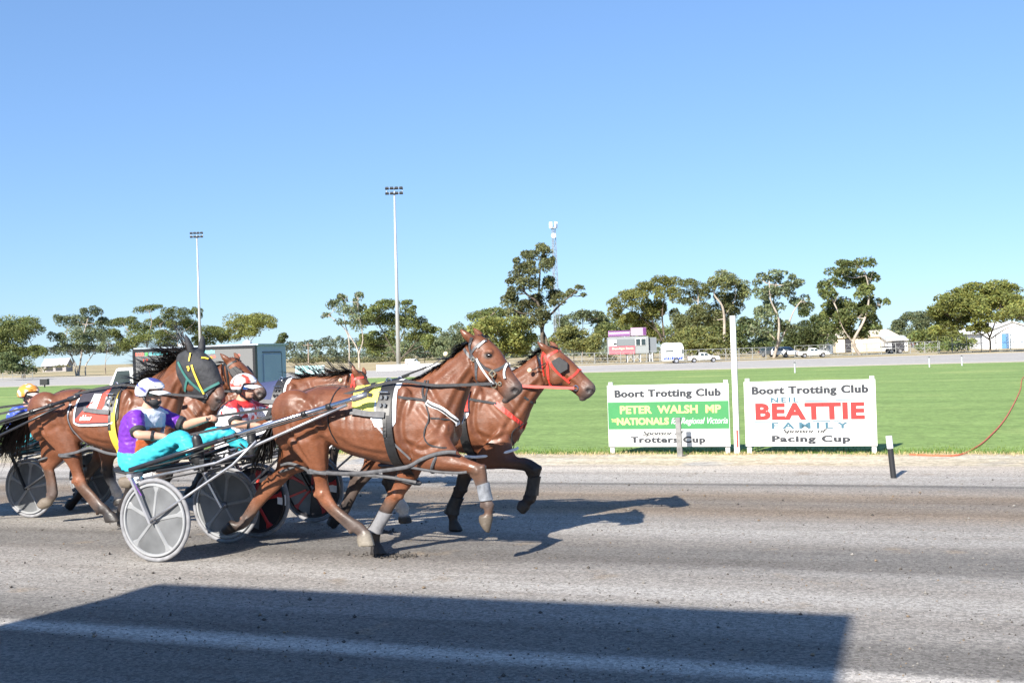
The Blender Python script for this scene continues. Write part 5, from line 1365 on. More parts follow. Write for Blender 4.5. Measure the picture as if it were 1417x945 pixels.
def lx(h, px, py, lat=-.2):
    p = h.P(px, py, lat); return p.x, p.z
def saddle(h, dx=0.0, cloth_mat=None, num=None, girth=BLACK, pad=WHITEP, dz=0.0, big=False):
    """harness saddle, girth and pads placed as on the nearest horse, moved by dx, dz"""
    X = lambda px, py: Vector((lx(h1, px, py)[0] + dx, 0, lx(h1, px, py)[1] + dz))
    # white padding
    mb = MB(); cloth(mb, patch(h, X(519, 570).x, X(549, 570).x, X(530, 590).z, X(530, 592).z, .010, 8, 30, 0.0, rnd=.05)); mb.build('saddle_pad', pad, h.o, auto=True)
    mb = MB(); cloth(mb, patch(h, X(523, 570).x, X(541, 570).x, X(530, 572).z, X(530, 572).z, .024, 6, 30, 0.0, rnd=.0)); sd = mb.build('harness_saddle', BLACK, h.o, auto=True)
    # terrets and buckles
    mb = MB()
    for s in (-1, 1):
        p, n = cast(h, X(532, 534).x, X(532, 534).z, s, .05)
        mb.lathe([(.022, -.004), (.028, 0), (.022, .004), (.017, 0)], p, 'y', 14, True)
        for px, py in ((528, 553), (534, 553), (528, 563), (534, 563)):
            p, n = cast(h, X(px, py).x, X(px, py).z, s, .042); mb.box(p, (.022, .014, .03))
        p0, n = cast(h, X(523, 547).x, X(523, 547).z, s, .05); p1, n = cast(h, X(536, 547).x, X(536, 547).z, s, .05)
        mb.tube([p0, p1], .008, 6)
    mb.build('buckle', CHROME, sd, auto=True)
    mb = MB(); loop(h, mb, X(532, 524), X(547, 652), .085, .007, .012, n=72); mb.build('girth', girth, h.o)
    mb = MB()
    for s in (-1, 1): strap(h, mb, [tuple(X(490, 570).xz), tuple(X(512, 573.5).xz), tuple(X(535, 575).xz)], .05, s, .03, local=True, th=.01)
    mb.build('shaft_tie', GREYSTRAP, h.o)
    mb = MB()
    for s in (-1, 1): strap(h, mb, [tuple(X(535, 575).xz), tuple(X(536, 590).xz), tuple(X(537, 604).xz)], .03, s, .016, local=True)
    mb.build('billet', BLACK, h.o)
    return X
X1 = saddle(h1)
d21 = d2.x; X2 = saddle(h2, d2.x, dz=d2.z)
X5 = saddle(h5, d5.x, girth=YELLOW, pad=BLACK, dz=d5.z)
saddle(h4, d2.x, dz=d2.z); saddle(h3, d2.x, dz=d2.z)

# yellow number cloth of the nearest horse
mb = MB()
cloth(mb, patch(h1, h1.P(477, 545, -.25).x, h1.P(528, 545, -.25).x, h1.P(490, 563, -.27).z, h1.P(515, 571, -.27).z, .014, 18, 34, .007, rnd=.03, dr=(.06, -.02)))
sc = mb.build('saddlecloth', pm('yellow_cloth', (.86, .76, .13), .75, var=.08, scale=14), H1, auto=True)
def letters(h, txt, x0, x1, z0, z1, off, mat, parent, name='lettering', side=-1, **kw):
    pts, f = text_fit(txt, x0, x1, z0, z1, **kw)
    vs = [cast(h, x, z, side, off)[0] for x, z in pts]
    m = MB(); m.add(vs, f)
    return m.build(name, mat, parent)
INK = pm('black_print', (.02, .02, .022), .7)
q0 = h1.P(489, 541, -.27); q1 = h1.P(507, 527, -.27)
letters(h1, '2', q0.x, q1.x, h1.P(497, 552, -.27).z, h1.P(497, 531, -.27).z, .027, INK, sc, bold=.04)
# black and red number cloth
mb = MB()
x0, x1 = h5.P(105.5, 560, -.25).x, h5.P(157, 560, -.25).x
zb = h5.P(130, 588, -.27).z
rows = patch(h5, x0, x1, zb, zb, .014, 26, 40, .0, rnd=.03, dr=(0, 0))
nu, nv = len(rows) - 1, len(rows[0]) - 1
cloth(mb, rows)
cloth5 = mb.build('saddlecloth', pm('black_cloth', (.035, .032, .045), .8, var=.15, scale=20), H5, auto=True)
for s in (-1, 1):
    mr = MB(); grid = []
    for i in range(nu + 1):
        r = rows[i] if s < 0 else list(reversed(rows[i]))
        k = i / nu
        j0 = int(1 + (1 - min(1, max(0, (k - .06) / .9)) ** .9) * 0)
        j1 = int(2 + (nv / 2 - 5) * min(1, max(0.0, (k - .03) / .62)) ** .9)
        grid.append((r, 1, j1))
    vs = []; fs = []
    m_ = 14
    for r, ja, jb in grid:
        for t in range(m_ + 1):
            f = ja + (jb - ja) * t / m_; i0 = int(f); p = r[i0].lerp(r[min(i0 + 1, nv)], f - i0)
            vs.append(p + Vector((0, p.y, p.z - 1.15)).normalized() * .004)
    for i in range(1, nu - 1):
        for t in range(m_):
            a = i * (m_ + 1) + t; fs.append((a, a + 1, a + m_ + 2, a + m_ + 1))
    mr.add(vs, fs); mr.build('red_panel', pm('red_cloth', (.66, .065, .045), .75, var=.08, scale=20), cloth5, smooth=True)
    me_ = MB(); path = [r[0] if s < 0 else r[-1] for r in rows]
    side = rows[0] if s < 0 else list(reversed(rows[0])); side2 = rows[-1] if s < 0 else list(reversed(rows[-1]))
    pp = [side[j] for j in range(12, 0, -1)] + path + [side2[j] for j in range(1, 12)]
    nn = [Vector((0, p.y, p.z - 1.15)).normalized() for p in pp]
    ribbon(me_, [p + n * .002 for p, n in zip(pp, nn)], nn, .018, .005); me_.build('white_binding', WPRINT, cloth5)
def l5(x0, y0, x1, y1, txt, off, mat, nm, **kw):
    a = h5.P(x0, y1, -.27); b = h5.P(x1, y0, -.27)
    letters(h5, txt, a.x, b.x, a.z, b.z, off, mat, cloth5, nm, **kw)
l5(121, 548, 131, 568.5, '1', .026, WPRINT, 'number', bold=.05)
l5(140, 551, 146.5, 568.5, '1', .026, WPRINT, 'number', bold=.05)
l5(113, 575, 128, 582, 'alabar', .026, WPRINT, 'lettering', bold=.03, shear=.2)

# the other horses' cloths
cols = {h2: ('white_red_cloth', (.75, .72, .72)), h4: ('green_cloth', (.05, .25, .12)), h3: ('dark_cloth', (.04, .05, .12))}
for h, (nm, c) in cols.items():
    mb = MB(); xa = lx(h1, 478, 545)[0] + d2.x
    cloth(mb, patch(h, xa, xa + .33, 1.22, 1.2, .013, 14, 30, .005, rnd=.03)); mb.build('saddlecloth', pm(nm, c, .75, var=.1, scale=16), h.o, auto=True)

# ---- bridles
def bridle1():
    mb = MB(); S = lambda pts, w=.02, **k: strap(h1, mb, pts, w, both=True, lat=-.09, **k)
    S([(652, 467), (649, 476), (650, 488), (657, 497)], .022)                                    # crown
    S([(640, 483), (646, 492), (657, 498)], .024)                                                # throat strap
    S([(659, 500), (659.5, 515), (659, 530), (663, 532)], .026)                                  # cheek of the halter
    S([(652, 489), (660, 478), (671, 470)], .022)                                                # brow band
    S([(659, 496), (668, 507), (679, 513)], .026)
    S([(679, 514), (688, 512), (698, 505), (702.5, 500)], .024)                                  # nose band
    S([(679, 514), (680, 524), (683, 531)], .018)
    S([(663, 532), (672, 531), (680, 530)], .03)
    br = mb.build('bridle', pm('grey_bridle', (.07, .07, .075), .5, var=.25, scale=30), H1)
    mb = MB()
    strap(h1, mb, [(660, 496), (665, 505), (671, 516), (677, 526), (681, 530)], .014, both=True, lat=-.09, off=.010)
    strap(h1, mb, [(661, 481), (668, 473)], .014, both=True, lat=-.09, off=.010)
    strap(h1, mb, [(697, 524), (695, 514), (698, 504)], .016, both=True, lat=-.07, off=.009)
    mb.build('white_trim', WPRINT, br)
    mb = MB()
    for s in (-1, 1):
        for px, py, r in ((682, 531.5, .030), (656.5, 497, .02), (690, 531, .018)):
            p = h1.P(px, py, -.08); q, n = cast(h1, p.x, p.z, s, .012)
            mb.lathe([(r - .006, -.004), (r, 0), (r - .006, .004), (r - .010, 0)], q, 'y', 18, True)
        p = h1.P(682.5, 516, -.08); q, n = cast(h1, p.x, p.z, s, .014)
        rot = Matrix.Rotation(R(45), 3, 'Y')
        for dx, dz, w, hh in ((0, .02, .05, .008), (0, -.02, .05, .008), (.02, 0, .008, .05), (-.02, 0, .008, .05)):
            mb.box(q + rot @ Vector((dx, 0, dz)), (w, .01, hh), rot)
    mb.build('bit_ring', pm('brass_steel', (.66, .58, .42), .28, metal=.9), br, auto=True)
bridle1()
def ear_plug(h, px, py, lat, path, name='ear_plug'):
    mb = MB(); p = h.P(px, py, lat); mb.ball(p, .022, 12, 8)
    o = mb.build(name, pm('cream_ball', (.78, .66, .42), .8), h.o, smooth=True)
    m2 = MB(); m2.tube([p] + [h.P(x, y, l) for x, y, l in path], .005, 6); m2.build('cord', BLACK, o)
ear_plug(h1, 617, 490, -.03, [(612, 496, -.03), (598, 505, -.05), (585, 511, -.06)])
mb = MB(); mb.tube([h1.P(590, 508, -.06), h1.P(572, 515, -.07), h1.P(556, 521, -.07), h1.P(557, 523, -.07), h1.P(566, 519, -.07)], .008, 6); mb.build('overcheck', BLACK, H1)
def bridle2(h, mat, hh, dx=0, blink=True):
    mb = MB(); S = lambda pts, w=.022, **k: strap(h, mb, [tuple((h2.P(x, y, -.09)).xz) for x, y in pts], w, both=True, local=True, **k)
    S([(751, 487), (757, 495), (758, 510), (758.5, 525), (760, 537)], .024)
    S([(757, 495), (764, 488), (770, 484)], .024)
    S([(758, 496), (764, 506), (772, 516), (780, 523), (787, 530)], .02)
    S([(752, 488), (749, 492), (752, 520)], .014)
    S([(783, 526), (793, 520), (801, 509)], .02)
    br = mb.build('bridle', mat, h.o)
    if blink:
        mb = MB()
        for s in (-1, 1):
            pts = [h2.P(x, y, -.09) for x, y in ((766, 500), (775, 495), (785, 503), (786, 511), (777, 516), (768, 506))]
            q = []
            for p in pts:
                a, n = cast(h, p.x, p.z, s, .012); q.append(a)
            mb.prism([v + Vector((0, s * .012, 0)) for v in q], (0, s * .022, 0))
        mb.build('blinker', BLACK, br, auto=True)
    mb = MB()
    for s in (-1, 1):
        for px, py, r in ((796, 537, .028), (760, 537, .02)):
            p = h2.P(px, py, -.07); q, n = cast(h, p.x, p.z, s, .012)
            mb.lathe([(r - .006, -.004), (r, 0), (r - .006, .004), (r - .010, 0)], q, 'y', 16, True)
    mb.build('bit_ring', CHROME, br, auto=True)
bridle2(h2, RED, h2); bridle2(h4, BLACK, h4, blink=True)
ear_plug(h2, 733, 512.5, -.14, [(738, 512, -.13), (747, 507, -.12), (756, 502, -.12)])
# third-row horse: its straps follow its own lower head
mb = MB()
def t3(px, py):
    p = h2.P(px, py, -.09); M = Matrix.Translation(piv) @ Matrix.Rotation(k2, 4, 'Y') @ Matrix.Translation(-piv); return tuple((M @ Vector((p.x, 0, p.z))).xz)
for pts in ([(751, 487), (757, 495), (758, 510), (758.5, 525), (760, 537)], [(757, 495), (764, 488), (770, 484)], [(758, 496), (764, 506), (772, 516), (780, 523), (787, 530)], [(783, 526), (793, 520), (801, 509)]):
    strap(h3, mb, [t3(*p) for p in pts], .026, both=True, local=True)
mb.build('bridle', RED, H3)
mb = MB(); x, z = t3(734, 508); q, n = cast(h3, x, z, -1, .012); mb.ball(q, .026, 10, 7); mb.build('ear_plug', MATS['cream_ball'], H3, smooth=True)

# hood, noseband and yellow cheek strap of the number cloth horse
hm = MB()
hs = [(P + (P - Q).normalized() * .016, Q + (Q - P).normalized() * .012, w + .018, (1, 1, 1), .22 if i < 6 else 0) for i, (P, Q, w, c, e) in enumerate(head5)][:7]
ns = neck5[5]
hs = [(ns[0].lerp(head5[0][0], .4) + Vector((-.02, 0, .012)), ns[1].lerp(head5[0][1], .3) + Vector((-.02, 0, -.01)), .096, (1, 1, 1), 0)] + hs[1:]
loft_secs(hm, hs, 20, 5)
for s, bx, by, tx, ty in ((-1, 270, 487, 263, 463), (1, 274, 486, 274, 464)):
    b = h5.P(bx, by) + Vector((0, s * .055, -.01)); t = h5.P(tx, ty) + Vector((0, s * .085, .01))
    hm.tube([b, b.lerp(t, .35), b.lerp(t, .7), t], [.040, .040, .028, .004], 10)
hood_me = remesh(hm, .012, 2, .5, tint=False)
hood = link('hood', hood_me, pm('black_mesh_hood', (.028, .029, .033), .75, var=.25, scale=16, bump=.5, bscale=18), H5)
hb = h5.bvh; h5.bvh = bvh_of(hood_me)
mb = MB()
for p in ([(248, 501), (256, 515), (262, 524)], [(262, 524), (257, 535), (255, 541)], [(262, 524), (270, 533), (278, 541)], [(279, 543), (290, 536), (301, 529)]):
    strap(h5, mb, p, .026, both=True, lat=-.09, off=.008)
mb.build('noseband', TEALSTRAP, H5)
mb = MB()
for p in ([(268, 505), (273, 520), (278, 535), (282, 545)], [(277, 496), (281, 493), (286, 494)], [(262, 508), (266, 505), (264, 513)]):
    strap(h5, mb, p, .02, both=True, lat=-.09, off=.010)
strap(h5, mb, [(264, 500), (264, 488)], .014, both=True, lat=-.09, off=.01)
mb.build('cheek_strap', YELLOW, H5)
h5.bvh = hb
mb = MB()
for s in (-1, 1):
    p = h5.P(283.5, 548, -.08); q, n = cast(h5, p.x, p.z, s, .02)
    mb.lathe([(.022, -.004), (.028, 0), (.022, .004), (.018, 0)], q, 'y', 16, True)
mb.build('bit_ring', CHROME, H5, auto=True)

# ---- breastplates
mb = MB(); strap(h1, mb, [(551, 549.5), (565, 552), (586, 555)], .022, both=True, lat=-.2)
strap(h1, mb, [(583, 527), (581, 540), (586, 555)], .02, both=True, lat=-.16); strap(h1, mb, [(587, 527), (588, 540), (587, 555)], .014, both=True, lat=-.16)
strap(h1, mb, [(587, 556), (592, 567), (597.5, 578), (594, 585), (590, 597), (592, 609), (600, 616), (614, 619), (628, 619)], .012, both=True, lat=-.16)
strap(h1, mb, [(597.5, 578), (612, 580), (627, 584), (631, 588)], .014, both=True, lat=-.16)
bp = mb.build('breastplate', WEB, H1)
mb = MB(); strap(h1, mb, [(590, 557), (606, 564), (618, 572), (627, 582), (631, 592)], .042, both=True, lat=-.15, off=.007); mb.build('white_trim', WPRINT, bp)
mb = MB(); strap(h1, mb, [(591, 558), (606, 565.5), (618, 573.5), (627, 583)], .014, both=True, lat=-.15, off=.016); mb.build('black_trim', WEB, bp)
mb = MB(); strap(h2, mb, [(652, 552), (670, 556), (687, 559)], .022, both=True, lat=-.18)
strap(h2, mb, [(725, 549), (733, 556), (740, 562)], .02, both=True, lat=-.1)
strap(h2, mb, [(722, 588), (712, 592), (706, 600), (706, 612), (716, 620)], .010, both=True, lat=-.15)
mb.build('neck_strap', WEB, H2)
mb = MB(); strap(h2, mb, [(687, 558), (698, 567), (710, 578), (720, 590), (724, 597)], .042, both=True, lat=-.15); strap(h2, mb, [(650, 540), (648, 556), (647, 570)], .04, both=True, lat=-.2, off=.03); mb.build('breastplate', RED, H2)
# crupper strap and rump straps
for h, dx, dz in ((h1, 0, 0), (h5, d5.x, d5.z), (h2, d2.x, d2.z)):
    mb = MB()
    top = [h1.P(x, y) + Vector((dx, 0, dz)) for x, y in ((391, 563), (402, 552), (417, 544.5), (438, 536.5), (459, 534.5), (485, 536), (525, 532))]
    P = []; Nn = []
    for q in dense(top, .05):
        hit = h.bvh.ray_cast(q + Vector((0, 0, .5)), Vector((0, 0, -1)))
        P.append((hit[0] if hit[0] else q) + Vector((0, 0, .006))); Nn.append(Vector((0, 0, 1)))
    ribbon(mb, P, Nn, .02, .005)
    for pts in ([(456, 536), (456, 560), (456.5, 580), (458, 594), (465, 612)], ):
        strap(h, mb, [tuple((h1.P(x, y, -.24) + Vector((dx, 0, dz))).xz) for x, y in pts], .009, both=True, local=True)
    mb.build('back_strap', BLACK, h.o)
mb = MB(); strap(h1, mb, [(512, 574), (522, 588), (530, 598), (548, 617), (565, 636)], .018, both=True, lat=-.24, off=.008); mb.build('hopple_hanger', ALLOY, H1)

# ---- hopples: padded straps joining fore and hind legs of a side
def hopples(h, paths, loops, mat=GREYSTRAP):
    mb = MB()
    for pts, r in paths:
        mb.tube([h.P(x, y, l) for x, y, l in pts], r, 8, smooth=4, flat=.7)
    for c, r, tilt in loops:
        p = h.P(*c); pts = [p + Vector((r[0] * math.cos(t), r[1] * math.sin(t), tilt * math.cos(t))) for t in (2 * math.pi * i / 20 for i in range(21))]
        mb.tube(pts, .014, 7)
    return mb.build('hopples', mat, h.o, auto=True)
hopples(h1, [([(452, 654, -.24), (476, 655, -.25), (505, 654, -.25), (530, 651, -.25), (548, 648.5, -.25), (566, 645, -.25), (582, 636, -.235), (600, 629, -.225), (618, 625.5, -.225), (631, 626, -.215)], .017),
             ([(452, 655, -.23), (440, 653.5, -.235), (428, 650.5, -.225)], .016), ([(566, 646, -.24), (600, 652, -.22), (630, 654, -.20), (646, 653, -.19)], .011),
             ([(428, 650, .15), (470, 652, .2), (520, 657, .2), (553, 662, .18)], .015), ([(389, 643, .03), (402, 641, .02), (420, 647, .03), (436, 655, .06), (480, 656, .05), (528, 659, .02), (556, 663, .01), (576, 667, .02)], .014)],
        [((441, 652.5, -.14), (.085, .085), .0), ((565, 664, .11), (.105, .08), -.03), ((404, 648, .13), (.10, .085), .03), ((606, 638, -.13), (.045, .09), .09)])
hopples(h2, [([(643, 631, -.22), (660, 632, -.22), (690, 628, -.2), (712, 622, -.17), (717, 619, -.15)], .013)], [], WHITEP)
hopples(h2, [([(556, 642, -.22), (590, 645, -.24), (630, 640, -.24), (650, 635, -.24)], .015)], [((540, 643, -.14), (.11, .085), 0)])
hopples(h5, [([(82, 629.5, -.21), (90, 629, -.235), (105, 626, -.245), (116, 622, -.25), (128, 620, -.25), (150, 627, -.25), (175, 630, -.25), (200, 634, -.22)], .016)], [((98, 630, -.14), (.11, .09), .0), ((66, 634, .13), (.08, .085), .02)])
mb = MB(); strap(h5, mb, [(98, 560), (98, 578), (103, 595), (112, 610), (117, 620)], .014, both=True, lat=-.24, off=.008); mb.build('hopple_hanger', ALLOY, H5)

# ---- boots
def boot(h, lat, rows, mat, name='leg_boot', grow=.012):
    mb = MB(); loft_secs(mb, [(P + (P - Q).normalized() * grow, Q + (Q - P).normalized() * grow, w + grow, (1, 1, 1), 0) for P, Q, w, c, e in secs_px(h, rows, lat)], 16, 4)
    return mb.build(name, mat, h.o, auto=True)
GREYBOOT = pm('grey_boot', (.19, .19, .20), .6, var=.12, scale=30)
boot(h1, .11, [(542, 710.5, 526.5, 706, .033), (536, 720, 521, 717, .034), (529, 731, 514.5, 728, .036), (526.5, 738, 510.5, 732, .036)], GREYBOOT)
boot(h1, -.13, [(675, 667, 661.5, 671, .033), (677, 678, 663, 680, .033), (680, 691, 665.5, 692.5, .035)], pm('grey_tape', (.19, .20, .22), .5, var=.35, scale=22))
boot(h5, -.13, [(217, 667, 213, 654, .034), (200, 667, 197, 653, .034), (191, 669, 189, 654, .038)], WHITEP)
boot(h2, -.13, [(747, 659, 732, 661, .040), (744.5, 672, 730.5, 672, .034), (743.5, 685, 729.5, 684, .036)], BLACK)
boot(h2, .11, [(641, 689, 626, 687, .037), (635, 702, 619.5, 700, .035), (634, 712, 617.5, 709, .040)], BLACK)
# ------------------------------------------------------------------ sulkies and drivers
AS1 = -6.17
def S(px, py, lat):
    a, z = lane(px, py, C1 + lat); return Vector((a - AS1, lat, z))
def mir(p): return Vector((p[0], -p[1], p[2]))
WR = .362
DISC = pm('grey_wheel_disc', (.13, .134, .138), .5, var=.30, scale=4, detail=8)
SPOKE = pm('pale_wheel_spoke', (.24, .245, .25), .5, var=.1, scale=8)
RIM = pm('pale_wheel_rim', (.30, .305, .31), .5, var=.1, scale=8)
def make_sulky():
    root = thing('sulky', 'race sulky with pale grey disc wheels carrying the purple and white driver', 'sulky', tr(AS1, C1), -TH, 'racing sulkies')
    for s in (-1, 1):
        y = s * .49
        c = (-.06 if s < 0 else 0, y, WR)
        mb = MB(); mb.lathe([(.318, -.014), (.318, .014), (.312, .022), (.298, .022), (.292, .012), (.292, -.012), (.298, -.022), (.312, -.022)], c, 'y', 56, True)
        wh = mb.build('wheel', RIM, root, auto=True)
        mb = MB(); mb.lathe([(WR - .019 + .019 * math.cos(t), .017 * math.sin(t)) for t in (2 * math.pi * i / 10 for i in range(10))], c, 'y', 64, True)
        mb.build('tyre', RUBBER, wh, smooth=True)
        mb = MB(); mb.lathe([(.0, -.020), (.05, -.018), (.297, -.006), (.297, .006), (.05, .018), (0, .020)], c, 'y', 48)
        mb.build('disc', DISC, wh, auto=True)
        for k in range(5):
            mb = MB(); t = 2 * math.pi * (k + .15) / 5
            d = Vector((math.cos(t), 0, math.sin(t))); q = Vector((-math.sin(t), 0, math.cos(t)))
            for f in (-1, 1):
                r0, r1, w0, w1 = .035, .292, .016, .022
                o = Vector(c)
                pts = [(r0, -w0), (r0, w0), (r1 - .05, w1 * .8), (r1, w1 * 2.0), (r1, -w1 * 2.0), (r1 - .05, -w1 * .8)]
                base = [o + d * a + q * b + Vector((0, f * (.019 - .012 * (a / .29)), 0)) for a, b in pts]
                up = [o + d * a + q * (b * .55) + Vector((0, f * (.030 - .014 * (a / .29)), 0)) for a, b in pts]
                n = 6
                mb.add(base + up, [tuple(range(n, 2 * n))] + [(i, (i + 1) % n, n + (i + 1) % n, n + i) for i in range(n)])
            mb.build('spoke', SPOKE, wh, auto=True)
        mb = MB(); mb.lathe([(0, -.05), (.018, -.05), (.026, -.04), (.03, -.02), (.03, .02), (.026, .04), (.018, .05), (0, .05)], c, 'y', 16); mb.build('hub', ALLOY, wh, auto=True)
        hub = Vector((c[0], s * .56, WR))
        # fork legs either side of the wheel, meeting the seat frame
        top = S(187, 657, -.5); top = Vector((top.x, s * .50, top.z))
        mb = MB()
        for off in (-.062, .062):
            mb.bar(top + Vector((0, off, 0)), Vector((c[0], y + off, WR - .02)), .034, .02, (1, 0, 0))
        mb.bar(top + Vector((0, -.08, 0)), top + Vector((0, .08, 0)), .05, .03)
        mb.build('fork', pm('silver_fork', (.55, .55, .58), .3, metal=.7), root)
        mb = MB(); mb.bar(top + Vector((0, s * .075, -.01)), top.lerp(hub, .45) + Vector((0, s * .012, 0)), .026, .004, (0, 1, 0)); mb.build('decal', pm('purple_decal', (.25, .08, .42), .4), root)
        # shaft
        a, m, b = S(180, 650, -.44), S(370, 588, -.40), S(508, 546, -.335)
        sh_ = [Vector((p.x, s * abs(p.y), p.z)) for p in (a, a.lerp(m, .33), a.lerp(m, .66), m, b)]
        mb = MB(); mb.tube(sh_[:3], .021, 10); shaft = mb.build('shaft', CARBON, root, smooth=True)
        mb = MB(); mb.tube(sh_[2:4] + [sh_[3].lerp(sh_[4], .88)], [.0205, .0195, .0185], 10); mb.build('shaft_sleeve', CHROME, shaft, smooth=True)
        mb = MB()
        for k in (.10, .34, .55, .80): mb.tube([sh_[2].lerp(sh_[3], k) if k < .5 else sh_[3].lerp(sh_[4], k - .2), (sh_[2].lerp(sh_[3], k + .035) if k < .5 else sh_[3].lerp(sh_[4], k - .15))], .0245, 10)
        mb.tube([a + Vector((0, s * .0, .0)) if s < 0 else mir(a), sh_[1] + Vector((0, 0, -.05)), sh_[2] + Vector((0, 0, -.035)), sh_[3] + Vector((0, 0, -.03)), sh_[3].lerp(sh_[4], .7) + Vector((0, 0, -.035))], .008, 6, smooth=3)
        mb.build('binding', BLACK, shaft, smooth=True)
        mb = MB(); mb.tube([sh_[3].lerp(sh_[4], .86), sh_[3].lerp(sh_[4], .94), sh_[4]], [.027, .027, .02], 10); mb.build('shaft_tip', ALLOY, shaft, smooth=True)
        # under bar
        a, b, c2 = S(190, 664, -.42), S(300, 640, -.40), S(480, 560, -.345)
        ub = [Vector((p.x, s * abs(p.y), p.z)) for p in (a, b, b.lerp(c2, .5), c2)]
        mb = MB(); mb.tube(ub, .013, 8); mb.build('under_bar', ALLOY, root, smooth=True)
        # stay from hub
        e = S(322, 643, -.40); e = Vector((e.x, s * abs(e.y), e.z))
        e2 = S(355, 610, -.40); e2 = Vector((e2.x, s * abs(e2.y), e2.z))
        mb = MB(); mb.tube([hub, hub.lerp(e, .5), e, e2], .012, 8); mb.build('stay', ALLOY, root, smooth=True)
        # foot rest
        f = S(281, 641, -.36); f = Vector((f.x, s * abs(f.y), f.z))
        mb = MB(); mb.box(f + Vector((.02, 0, -.01)), (.05, .10, .10)); mb.tube([f + Vector((.02, -.07, -.06)), f + Vector((.02, .07, -.06))], .016, 8); mb.build('foot_rest', BLACK, root, bevel=.006)
        mb = MB(); g0 = S(262, 640, -.40); g1 = S(330, 612, -.40)
        for k in range(5):
            p = g0.lerp(g1, k / 4); p = Vector((p.x, s * .38, p.z - .01)); mb.tube([p, p + Vector((.05, -s * .03, -.05)), p + Vector((.11, 0, .01)), p + Vector((.15, -s * .05, -.03))], .009, 6, smooth=3)
        mb.build('tie_straps', BLACK, root, smooth=True)
    # arch between the forks, seat pan, cross bar, mud apron
    top = S(187, 657, -.5)
    mb = MB(); mb.tube([(top.x, -.54, top.z), (top.x - .02, -.3, top.z + .015), (top.x - .03, 0, top.z + .02), (top.x - .02, .3, top.z + .015), (top.x, .54, top.z)], .022, 10, smooth=3); mb.build('arch', CARBON, root, smooth=True)
    cb = S(300, 640, -.40)
    mb = MB(); mb.tube([(cb.x, -.41, cb.z), (cb.x, .41, cb.z)], .016, 8)
    mb.tube([(top.x, -.2, top.z), (cb.x, -.14, cb.z)], .015, 8); mb.tube([(top.x, .2, top.z), (cb.x, .14, cb.z)], .015, 8); mb.build('cross_frame', CARBON, root, smooth=True)
    st = S(190, 649, 0)
    mb = MB()
    rs = []
    for i, (dx, w, h0, t) in enumerate(((-.17, .12, .05, .03), (-.12, .17, .01, .05), (0, .19, -.01, .055), (.10, .17, -.005, .05), (.16, .10, .01, .03))):
        rs.append([Vector((st.x + dx, math.cos(k) * w, st.z - .01 + h0 * .6 + math.sin(k) * t * .5)) for k in (2 * math.pi * j / 16 for j in range(16))])
    mb.rings(rs); mb.build('seat', BLACK, root, smooth=True)
    mb = MB(); p = [S(318, 640, -.28), S(192, 664, -.30)]
    mb.add([(p[0].x, -.36, p[0].z - .02), (p[0].x, .36, p[0].z - .02), (p[1].x, .40, p[1].z - .03), (p[1].x, -.40, p[1].z - .03), (p[0].x, -.36, p[0].z - .028), (p[0].x, .36, p[0].z - .028), (p[1].x, .40, p[1].z - .038), (p[1].x, -.40, p[1].z - .038)],
           [(0, 1, 2, 3), (7, 6, 5, 4), (0, 4, 5, 1), (1, 5, 6, 2), (2, 6, 7, 3), (3, 7, 4, 0)]); mb.build('dust_sheet', WEB, root)  # apron under the feet, enlarged so that its shade covers the far wheel
    return root
S1 = make_sulky()

# wheels of the second sulky: dark discs with red and white panels
S2 = copy_tree(S1); S2.location = tr(-5.98, C2 - .02)
tag(S2, 'race sulky with black and red disc wheels under the red and white capped driver')
BD = pm('black_wheel_disc', (.022, .022, .026), .35, var=.2, scale=6)
repaint(S2, {'grey_wheel_disc': BD, 'pale_wheel_spoke': pm('red_wheel_spoke', (.45, .03, .03), .45), 'pale_wheel_rim': BD, 'purple_decal': pm('red_decal', (.6, .05, .05), .4), 'silver_fork': CARBON, 'chrome_tube': CARBON})
for wh in [o for o in S2.children if o.name.startswith('wheel')]:
    y = .49 if max(v.co.y for v in wh.data.vertices) > 0 else -.49
    for k, (t0, t1, r0, r1, mt) in enumerate(((100, 140, .15, .27, DISC), (200, 262, .07, .285, DISC), (350, 372, .18, .288, WPRINT))):
        mb = MB()
        for f in (-1, 1):
            pts = [Vector((r * math.cos(R(t)), y + f * (.0225 - .012 * r / .29), WR + r * math.sin(R(t)))) for r, t in [(r0, t0), (r0, (t0 + t1) / 2), (r0, t1), (r1, t1), (r1, (t0 * .35 + t1 * .65)), (r1, (t0 * .65 + t1 * .35)), (r1, t0)]]
            mb.prism(pts if f < 0 else pts[::-1], (0, f * .002, 0))
        mb.build('wheel_panel', mt, wh)
        if k < 2:
            mb = MB()
            for f in (-1, 1):
                mb.bar(Vector((r0 * math.cos(R(t0)), y + f * .024, WR + r0 * math.sin(R(t0)))), Vector((r1 * math.cos(R(t0)), y + f * .018, WR + r1 * math.sin(R(t0)))), .004, .02, (math.sin(R(t0)), 0, -math.cos(R(t0))))
            mb.build('red_edge', RED, wh)
S4 = copy_tree(S1); S4.location = tr(-9.50, C4); S4.scale = (.95, 1, .95)
tag(S4, 'race sulky with dark framed grey wheels under the orange capped driver at the left edge')
repaint(S4, {'silver_fork': CARBON, 'chrome_tube': CARBON, 'purple_decal': CARBON})
S5 = copy_tree(S1); S5.location = tr(-10.0, C5)
for o in S5.children:
    if o.name.split('.')[0] in ('wheel', 'fork', 'decal', 'stay'): o.location.x -= .36
tag(S5, 'race sulky with black shafts behind the horse in the black and red number cloth')
repaint(S5, {'silver_fork': CARBON, 'chrome_tube': CARBON, 'purple_decal': CARBON, 'dull_alloy': CARBON})

